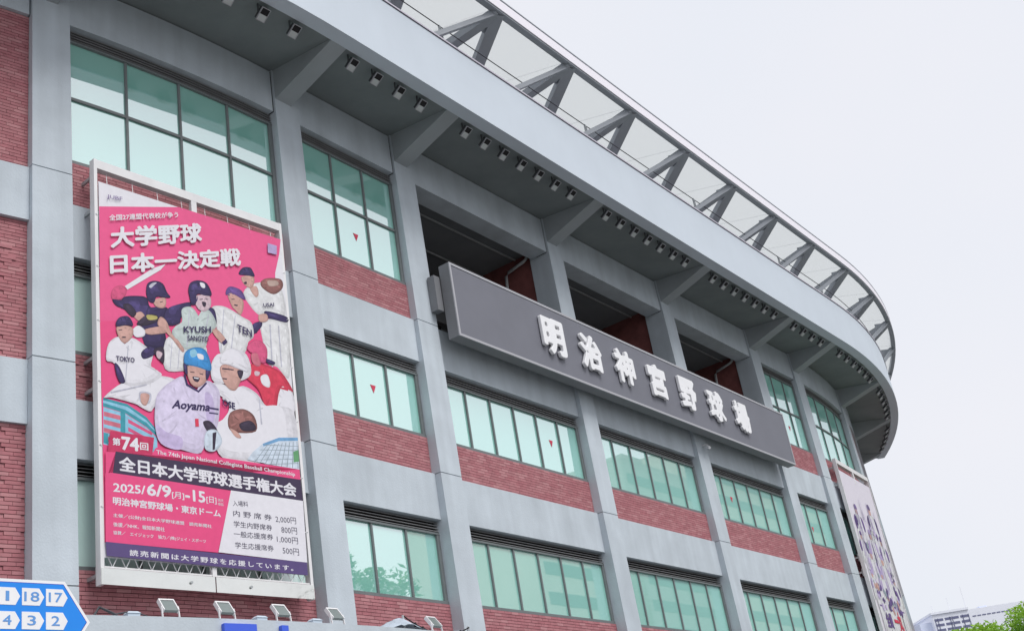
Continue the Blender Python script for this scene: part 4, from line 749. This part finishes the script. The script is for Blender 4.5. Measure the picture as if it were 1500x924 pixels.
# ------------------------------------------------------------------ things on the podium parapet
def flood_proto():
    T = bpy.data.objects.new('floodlight', None); COL.objects.link(T)
    a = math.radians(52); up = Vector((0, math.cos(a), math.sin(a))); lx = Vector((1, 0, 0)); nr = Vector((0, -math.sin(a), math.cos(a))); org = Vector((0, 0, 0.14))
    def q(x, y, z_): return org + lx * x + up * y + nr * z_
    def bx(mb, x0, x1, y0, y1, z0, z1): mb.hexa([q(x0, y0, z0), q(x1, y0, z0), q(x1, y1, z0), q(x0, y1, z0), q(x0, y0, z1), q(x1, y0, z1), q(x1, y1, z1), q(x0, y1, z1)])
    mb = MB(); bx(mb, -.165, .165, 0, .34, -.035, .03); mb.build('lamp_body', 'flood_glass', T)
    mb = MB(); bx(mb, -.19, .19, .34, .38, -.05, .05); bx(mb, -.19, -.165, 0, .34, -.05, .05); bx(mb, .165, .19, 0, .34, -.05, .05); mb.build('lamp_rim', 'white', T)
    mb = MB()
    for k in range(5): bx(mb, -.13 + k * .06, -.12 + k * .06, .04, .30, -.07, -.036)
    mb.build('cooling_fin', 'galv', T)
    for s in (-1, 1):
        mb = MB(); mb.bar((s * .205, 0, -.02), (s * .205, .05, .26), .02, .045, (0, 1, 0)); mb.build('yoke_arm', 'white', T)
    mb = MB(); mb.box(-.2, .2, -.04, .06, -.06, -.02); mb.build('foot', 'galv', T)
    return T
fp = flood_proto()
fl = [(-21.67, 'first grey floodlight on the parapet from the left, under the pink banner'), (-20.68, 'grey parapet floodlight below the middle of the pink banner'), (-19.59, 'grey parapet floodlight below the right corner of the pink banner'),
      (-18.43, 'grey parapet floodlight in front of the pier right of the pink banner'), (-15.89, 'grey parapet floodlight beside the draped tarpaulin')]
for k, (u, lb) in enumerate(fl):
    o = fp if k == 0 else copy_tree(fp); c, t, nn = frame(u); o.location = P(u, 2.8, 4.82); o.rotation_euler = (0, 0, math.atan2(t.y, t.x)); o.scale = (0.74,) * 3; tag(o, lb, 'floodlight', 'floodlights on the parapet')
def ebox():
    T = bpy.data.objects.new('junction_box', None); COL.objects.link(T)
    mb = MB(); mb.box(-.17, .17, -.12, .12, 0, .13); mb.build('case', 'boxgrey', T)
    mb = MB(); mb.hexa([(-.19, -.14, .131), (.19, -.14, .131), (.19, .14, .131), (-.19, .14, .131), (-.13, -.08, .19), (.13, -.08, .19), (.13, .08, .19), (-.13, .08, .19)]); mb.build('lid', 'boxgrey', T)
    return T
eb = ebox()
for k, (u, lb) in enumerate([(-22.34, 'pale junction box on the parapet left of all the floodlights'), (-20.12, 'pale junction box between the two parapet floodlights below the banner'), (-19.0, 'pale junction box at the foot of the pier right of the banner')]):
    o = eb if k == 0 else copy_tree(eb); c, t, nn = frame(u); o.location = P(u, 2.86, 4.76); o.rotation_euler = (0, 0, math.atan2(t.y, t.x)); o.scale = (0.62,) * 3; tag(o, lb, 'junction box', 'junction boxes on the parapet')
# draped tarpaulin with a black cord
tp = thing('draped_tarpaulin', 'pale tarpaulin and black cord slung over short posts on the parapet', 'tarpaulin', P(-16.5, 2.5, 4.6))
mb = MB(); vs = []; n = 30; mrow = 5
for i in range(n + 1):
    u = -17.7 + 3.2 * i / n
    ridge = 0.05 + max(0, 0.30 - abs(u + 16.72) * 0.42) + max(0, 0.16 - abs(u + 15.0) * 0.5)
    for j in range(mrow + 1):
        o_ = 2.85 - 0.6 * j / mrow; vs.append(P(u, o_ + 0.02 * math.sin(i * 1.3 + j), 4.76 + ridge * math.sin(math.pi * (0.15 + 0.7 * j / mrow)) + 0.015 * math.sin(i * 2.1 + j * 1.7)))
mb.add(vs, [(i * (mrow + 1) + j, (i + 1) * (mrow + 1) + j, (i + 1) * (mrow + 1) + j + 1, i * (mrow + 1) + j + 1) for i in range(n) for j in range(mrow)])
mb.build('sheet', 'tarp', tp)
for u, h in ((-16.72, 0.36), (-14.75, 0.26)):
    mb = MB(); mb.tube([P(u, 2.7, 4.6), P(u, 2.7, 4.76 + h)], 0.04, 8, 0.025); mb.build('short_post', 'galv', tp)
mb = MB(); pts = []
for k in range(21):
    s = k / 20; u = -16.72 + 1.97 * s; pts.append(P(u, 2.72, 5.10 - 0.10 * s - 0.95 * s * (1 - s)))
mb.tube(pts, 0.014, 5); mb.build('black_cord', 'black', tp)
for k in (3, 5, 7, 15, 17):
    mb = MB(); q = pts[k]; mb.tube([q + Vector((0, 0, 0.03)), q - Vector((0, 0, 0.05))], 0.025, 6); mb.build('cord_clip', 'black', tp)
# cable loop near the left end
mb = MB(); mb.tube([P(-22.95, 2.9, 4.78), P(-22.86, 2.9, 4.93), P(-22.72, 2.92, 4.86), P(-22.6, 2.92, 4.80)], 0.022, 6); mb.tube([P(-22.6, 2.9, 4.83), P(-22.4, 2.9, 4.87), P(-22.2, 2.88, 4.84), P(-22.0, 2.85, 4.79)], 0.012, 5)
tag(mb.build('loose_cable', 'rail', loc=P(-22.6, 2.9, 4.8)), 'loose dark cable curling over the parapet beside the blue sign', 'cable')
# blue channel letters on the parapet face (only their tops reach the picture)
LT = thing('blue_letters', 'big blue channel letters on the parapet face, only their tops in view', 'letters', P(-20.3, 3.0, 4.2))
for uu0, uu1, z1 in ((-20.93, -20.34, 4.68), (-19.86, -19.73, 4.68)):
    mb = MB(); ubox(mb, uu0, uu1, 3.005, 3.09, z1 - 0.13, z1)
    if uu1 - uu0 > 0.3: ubox(mb, (uu0 + uu1) / 2 - 0.07, (uu0 + uu1) / 2 + 0.07, 3.005, 3.09, z1 - 0.62, z1 - 0.131)
    else: ubox(mb, uu0, uu1, 3.005, 3.09, z1 - 0.62, z1 - 0.131)
    mb.build('channel_letter', 'blueletter', LT)

# ------------------------------------------------------------------ gate direction sign near the camera
class BS:
    A = Vector((-5.04006, 10.89026, 0)); t = Vector((0.65289776, 0.75744605, 0)); n = Vector((0.75744605, -0.65289776, 0)); z0 = 3.28739 + EYE
    @classmethod
    def p(c, a, b, o): return c.A + c.t * a + c.n * o + Vector((0, 0, c.z0 + b))
def slab(mb, pts, o0, o1):
    k = len(pts); mb.add([BS.p(a, b, o0) for a, b in pts] + [BS.p(a, b, o1) for a, b in pts], [tuple(range(k)), tuple(range(2 * k - 1, k - 1, -1))] + [(i, (i + 1) % k, k + (i + 1) % k, k + i) for i in range(k)])
DS = thing('gate_direction_sign', 'blue arrow-shaped sign listing gate numbers in white tags', 'sign', BS.p(0, -4.88, -0.1))
L0 = -1.3
outl = [(L0, 0.006), (0.627, 0.004), (0.878, -0.375), (0.627, -0.756), (L0, -0.756)]
inn = [(L0 + .03, -0.024), (0.612, -0.024), (0.845, -0.377), (0.612, -0.728), (L0 + .03, -0.728)]
inn2 = [(L0 + .036, -0.031), (0.608, -0.031), (0.837, -0.378), (0.608, -0.722), (L0 + .036, -0.722)]
mb = MB(); slab(mb, outl, -0.05, 0.0); mb.build('white_border', 'letter', DS)
mb = MB(); slab(mb, inn, 0.0005, 0.003); mb.build('painted_shadow_line', 'bluedark', DS)  # dark blue outline paints the shadow line inside the border
mb = MB(); slab(mb, inn2, 0.0035, 0.005); mb.build('blue_face', 'bluesign', DS)
def tag_cell(a, b, txt):
    mb = MB(); slab(mb, [(a, b), (a + 0.166, b), (a + 0.214, b - 0.079), (a + 0.170, b - 0.161), (a + 0.001, b - 0.161)], 0.0055, 0.008); t_ = mb.build('number_tag', 'letter', DS)
    me = text_mesh(txt, 0.012, 0, 0, 5); x0, x1, y0, y1 = bounds(me); h = 0.092; w_ = {1: 0.082, 2: 0.145}[len(txt)]
    if txt == '1': w_ = 0.034
    if txt == '17': w_ = 0.135
    ca = a + 0.094; cb_ = b - 0.079; b0 = world_of(t_)
    for v in me.vertices: v.co = BS.p(ca + (v.co.x - (x0 + x1) / 2) * w_ / (x1 - x0), cb_ + (v.co.y - (y0 + y1) / 2) * h / (y1 - y0), 0.0105 + v.co.z) - b0
    me.materials.append(M['bluenum']); o = bpy.data.objects.new('number', me); COL.objects.link(o); o.parent = t_
tag_cell(-0.026, -0.077, '1'); tag_cell(0.205, -0.076, '18'); tag_cell(0.436, -0.075, '17')
tag_cell(-0.026, -0.298, '4'); tag_cell(0.205, -0.297, '3'); tag_cell(0.436, -0.295, '2')
mb = MB(); mb.tube([BS.p(-0.9, -4.88, -0.12), BS.p(-0.9, 0.1, -0.12)], 0.05, 12); mb.build('pole', 'galv', DS, smooth=True)

# ------------------------------------------------------------------ security cameras
def camera_thing(label, u, o, z, tip):
    T = thing('security_camera', label, 'camera', P(u, o, z)); c, t, n = frame(u); b = P(u, o, z)
    mb = MB(); mb.tube([b, b + n * 0.18, b + n * 0.22 + Vector((0, 0, -0.08))], 0.02, 8); mb.build('arm', 'white', T)
    mb = MB(); e = b + n * 0.22 + Vector((0, 0, -0.12)); mb.tube([e - tip * 0.12, e + tip * 0.12], 0.055, 10, 0.048); mb.build('body', 'letter', T, smooth=False)
    return T
c_, t_, n_ = frame(3.8)
camera_thing('small white security camera on the pier just below the name board', 3.86, colfront(13) + 0.01, 13.25, (n_ * 0.6 - t_ * 0.5 + Vector((0, 0, -0.5))).normalized())
T = thing('dome_camera', 'small dark dome camera on the pier inside the rightmost open bay', 'camera', P(10.9, -0.25, 16.25)); b = P(10.93, -0.25, 16.25)
mb = MB(); mb.tube([b, b - t_ * 0.28 + Vector((0, 0, -0.02)), b - t_ * 0.33 + Vector((0, 0, 0.09))], 0.022, 8); mb.build('arm', 'pipe', T)
mb = MB(); e = b - t_ * 0.33; mb.tube([e + Vector((0, 0, .16)), e + Vector((0, 0, .06)), e + Vector((0, 0, .02))], 0.06, 10, 0.02); mb.build('dome', 'galv', T)

# ------------------------------------------------------------------ far apartment building, masts, tree
def at_bearing(deg, dist, h): a = math.radians(deg); return Vector((math.sin(a) * dist, math.cos(a) * dist, h))
D = 300.0; q0 = at_bearing(15.9, D, 0); q1 = at_bearing(19.75, D * 1.03, 0); t = (q1 - q0).normalized(); n = Vector((t.y, -t.x, 0)); Lb = (q1 - q0).length
def fp_(a, o, z): return q0 + t * a + n * o + Vector((0, 0, z))
def fbox(mb, a0, a1, o0, o1, z0, z1): mb.hexa([fp_(a0, o0, z0), fp_(a1, o0, z0), fp_(a1, o1, z0), fp_(a0, o1, z0), fp_(a0, o0, z1), fp_(a1, o0, z1), fp_(a1, o1, z1), fp_(a0, o1, z1)])
H0 = 1.6 + D * math.tan(math.radians(7.75))
FBd = thing('apartment_building', 'distant pale apartment block with dark balcony grid behind the tree', 'building', q0)
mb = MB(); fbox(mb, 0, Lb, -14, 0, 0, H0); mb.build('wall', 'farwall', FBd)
mb = MB(); fbox(mb, -2.8, -0.01, -12, -1.5, 0, H0 - 1.3); mb.build('side_wing', 'farside', FBd)
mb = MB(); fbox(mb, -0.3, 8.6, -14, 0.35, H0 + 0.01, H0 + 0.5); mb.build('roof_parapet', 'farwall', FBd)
for r in range(9):
    z = H0 - 1.55 - r * 1.15
    for (a0, a1) in ((0.3, 2.3), (2.7, 4.3), (4.5, 6.0), (6.4, 8.4)):
        mb = MB(); fbox(mb, a0, a1, 0.01, 0.05, z, z + 0.55); mb.build('balcony_opening', 'fardark', FBd)
for a in (0.35, 1.0, 3.9, 4.4, 6.9, 8.3):
    mb = MB(); fbox(mb, a, a + 0.12, 0.06, 0.14, H0 - 12, H0 - 0.9); mb.build('balcony_post', 'fardark', FBd)
for k in range(9):
    mb = MB(); fbox(mb, 9.2 + k * 1.15, 10.1 + k * 1.15, 0.01, 0.05, H0 - 1.75, H0 - 1.5); mb.build('window', 'fardark', FBd)
mb = MB(); fbox(mb, 11.8, 13.6, -4, -1, H0 + 0.01, H0 + 0.45); mb.build('roof_unit', 'farside', FBd)
for a, h in ((1.7, 2.6), (5.7, 3.7), (9.6, 5.8)):
    mb = MB(); mb.tube([fp_(a, -3, H0), fp_(a, -3, H0 + h)], 0.06, 6, 0.04); tag(mb.build('roof_mast', 'mast', FBd))
q = at_bearing(21.85, 220, 0); hz = 1.6 + 220 * math.tan(math.radians(13.75))
mb = MB(); mb.tube([q, q + Vector((0, 0, hz))], 0.14, 8, 0.04); tag(mb.build('lightning_mast', 'mast', loc=q), 'very slender pale mast rising far off at the right edge', 'mast')
T = thing('low_annex', 'low pale annex roof just left of the distant apartment block', 'building', at_bearing(14.9, 290, 0))
mb = MB(); ql = at_bearing(14.7, 290, 0); hl = 1.6 + 290 * math.tan(math.radians(6.7))
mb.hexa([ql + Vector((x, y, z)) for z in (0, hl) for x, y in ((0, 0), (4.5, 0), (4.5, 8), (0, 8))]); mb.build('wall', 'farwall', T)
mb = MB(); mb.hexa([ql + Vector((x, y, z)) for z in (hl + 0.01, hl + 0.25) for x, y in ((-.2, -.3), (4.7, -.3), (4.7, 8), (-.2, 8))]); mb.build('roof', 'farside', T)

def make_tree(label, loc, top, rad, flat, nl, size, lm, cat='tree', seed=1):
    rs = random.Random(seed)
    T = thing('broadleaf_tree', label, cat, loc); b = Vector(loc); cz = top - rad * flat
    mb = MB(); mb.tube([b, b + Vector((0.1, 0, top * 0.3)), b + Vector((0, 0.1, cz))], 0.28, 10, 0.14)
    mb.build('trunk', 'bark', T)
    for k in range(7):
        a = k * 0.9 + rs.random(); mb = MB(); s = b + Vector((0, 0, cz * (0.55 + 0.06 * k))); e = b + Vector((math.cos(a) * rad * 0.7, math.sin(a) * rad * 0.7, cz + rad * flat * (rs.random() * 0.7 - 0.1)))
        mb.tube([s, (s + e) / 2 + Vector((0, 0, 0.3)), e], 0.10, 6, 0.03); mb.build('limb', 'bark', T)
    mb = MB(); cl = []
    for k in range(70):
        while True:
            v = Vector((rs.uniform(-1, 1), rs.uniform(-1, 1), rs.uniform(-1, 1)))
            if 0.45 < v.length < 1: break
        cl.append((b + Vector((v.x * rad, v.y * rad, cz + v.z * rad * flat)), rad * rs.uniform(0.16, 0.30)))
    for i in range(nl):
        c, r = cl[i % len(cl)]
        v = Vector((rs.gauss(0, 1), rs.gauss(0, 1), rs.gauss(0, 1))).normalized() * r * rs.uniform(0.5, 1.05); v.z *= 0.7
        p = c + v; d = Vector((rs.gauss(0, 1), rs.gauss(0, 1), rs.gauss(0, .6))).normalized(); e = d.orthogonal().normalized(); s = size * rs.uniform(0.6, 1.3)
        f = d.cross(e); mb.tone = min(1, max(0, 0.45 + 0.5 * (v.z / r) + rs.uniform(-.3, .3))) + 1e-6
        mb.add([p + d * s, p + e * s * 0.45, p - d * s * 0.9, p - e * s * 0.45], [(0, 1, 2, 3)])
    mb.build('crown', lm, T)
    return T
q = at_bearing(19.3, 60, 0)
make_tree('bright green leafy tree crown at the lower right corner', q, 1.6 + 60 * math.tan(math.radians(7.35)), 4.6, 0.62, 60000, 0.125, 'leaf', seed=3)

# ------------------------------------------------------------------ the other side of the street, seen in the window glass
def nbox(name, label, u0, u1, o0, o1, h, mw, rows):
    def pp(u, o, z): return Vector((CX + DX * u + NX * o, CY + DY * u + NY * o, z))
    T = thing(name, label, 'building', pp((u0 + u1) / 2, o0, 0))
    def bx(mb, a, b, c, d, e, f): mb.hexa([pp(a, c, e), pp(b, c, e), pp(b, d, e), pp(a, d, e), pp(a, c, f), pp(b, c, f), pp(b, d, f), pp(a, d, f)])
    mb = MB(); bx(mb, u0, u1, o0, o1, 0, h); mb.build('wall', mw, T)
    mb = MB()
    for r in range(rows): 
        z = h - 2.2 - r * 3.6
        if z < 3: break
        bx(mb, u0 + 0.8, u1 - 0.8, o0 - 0.05, o0 - 0.01, z - 1.5, z)
    mb.build('window_band', 'officeglass', T)
    mb = MB(); bx(mb, u0 + (u1 - u0) * .3, u0 + (u1 - u0) * .6, o0 + 3, o1 - 3, h + .01, h + 2.6); mb.build('roof_plant', mw, T)
nbox('office_building', 'grey stepped office block across the street behind the camera', 40, 78, 60, 78, 29, 'office', 7)
nbox('office_building', 'pale cream office block across the street, right of the stepped one', 84, 104, 60, 80, 45, 'officepale', 11)
nbox('office_building', 'tall grey office slab across the street, third along', 112, 132, 62, 84, 54, 'office', 13)
nbox('office_building', 'broad pale office tower across the street, farthest along', 136, 205, 60, 90, 61, 'officepale', 15)
p_ = Vector((CX + DX * 30 + NX * 42, CY + DY * 30 + NY * 42, 0))
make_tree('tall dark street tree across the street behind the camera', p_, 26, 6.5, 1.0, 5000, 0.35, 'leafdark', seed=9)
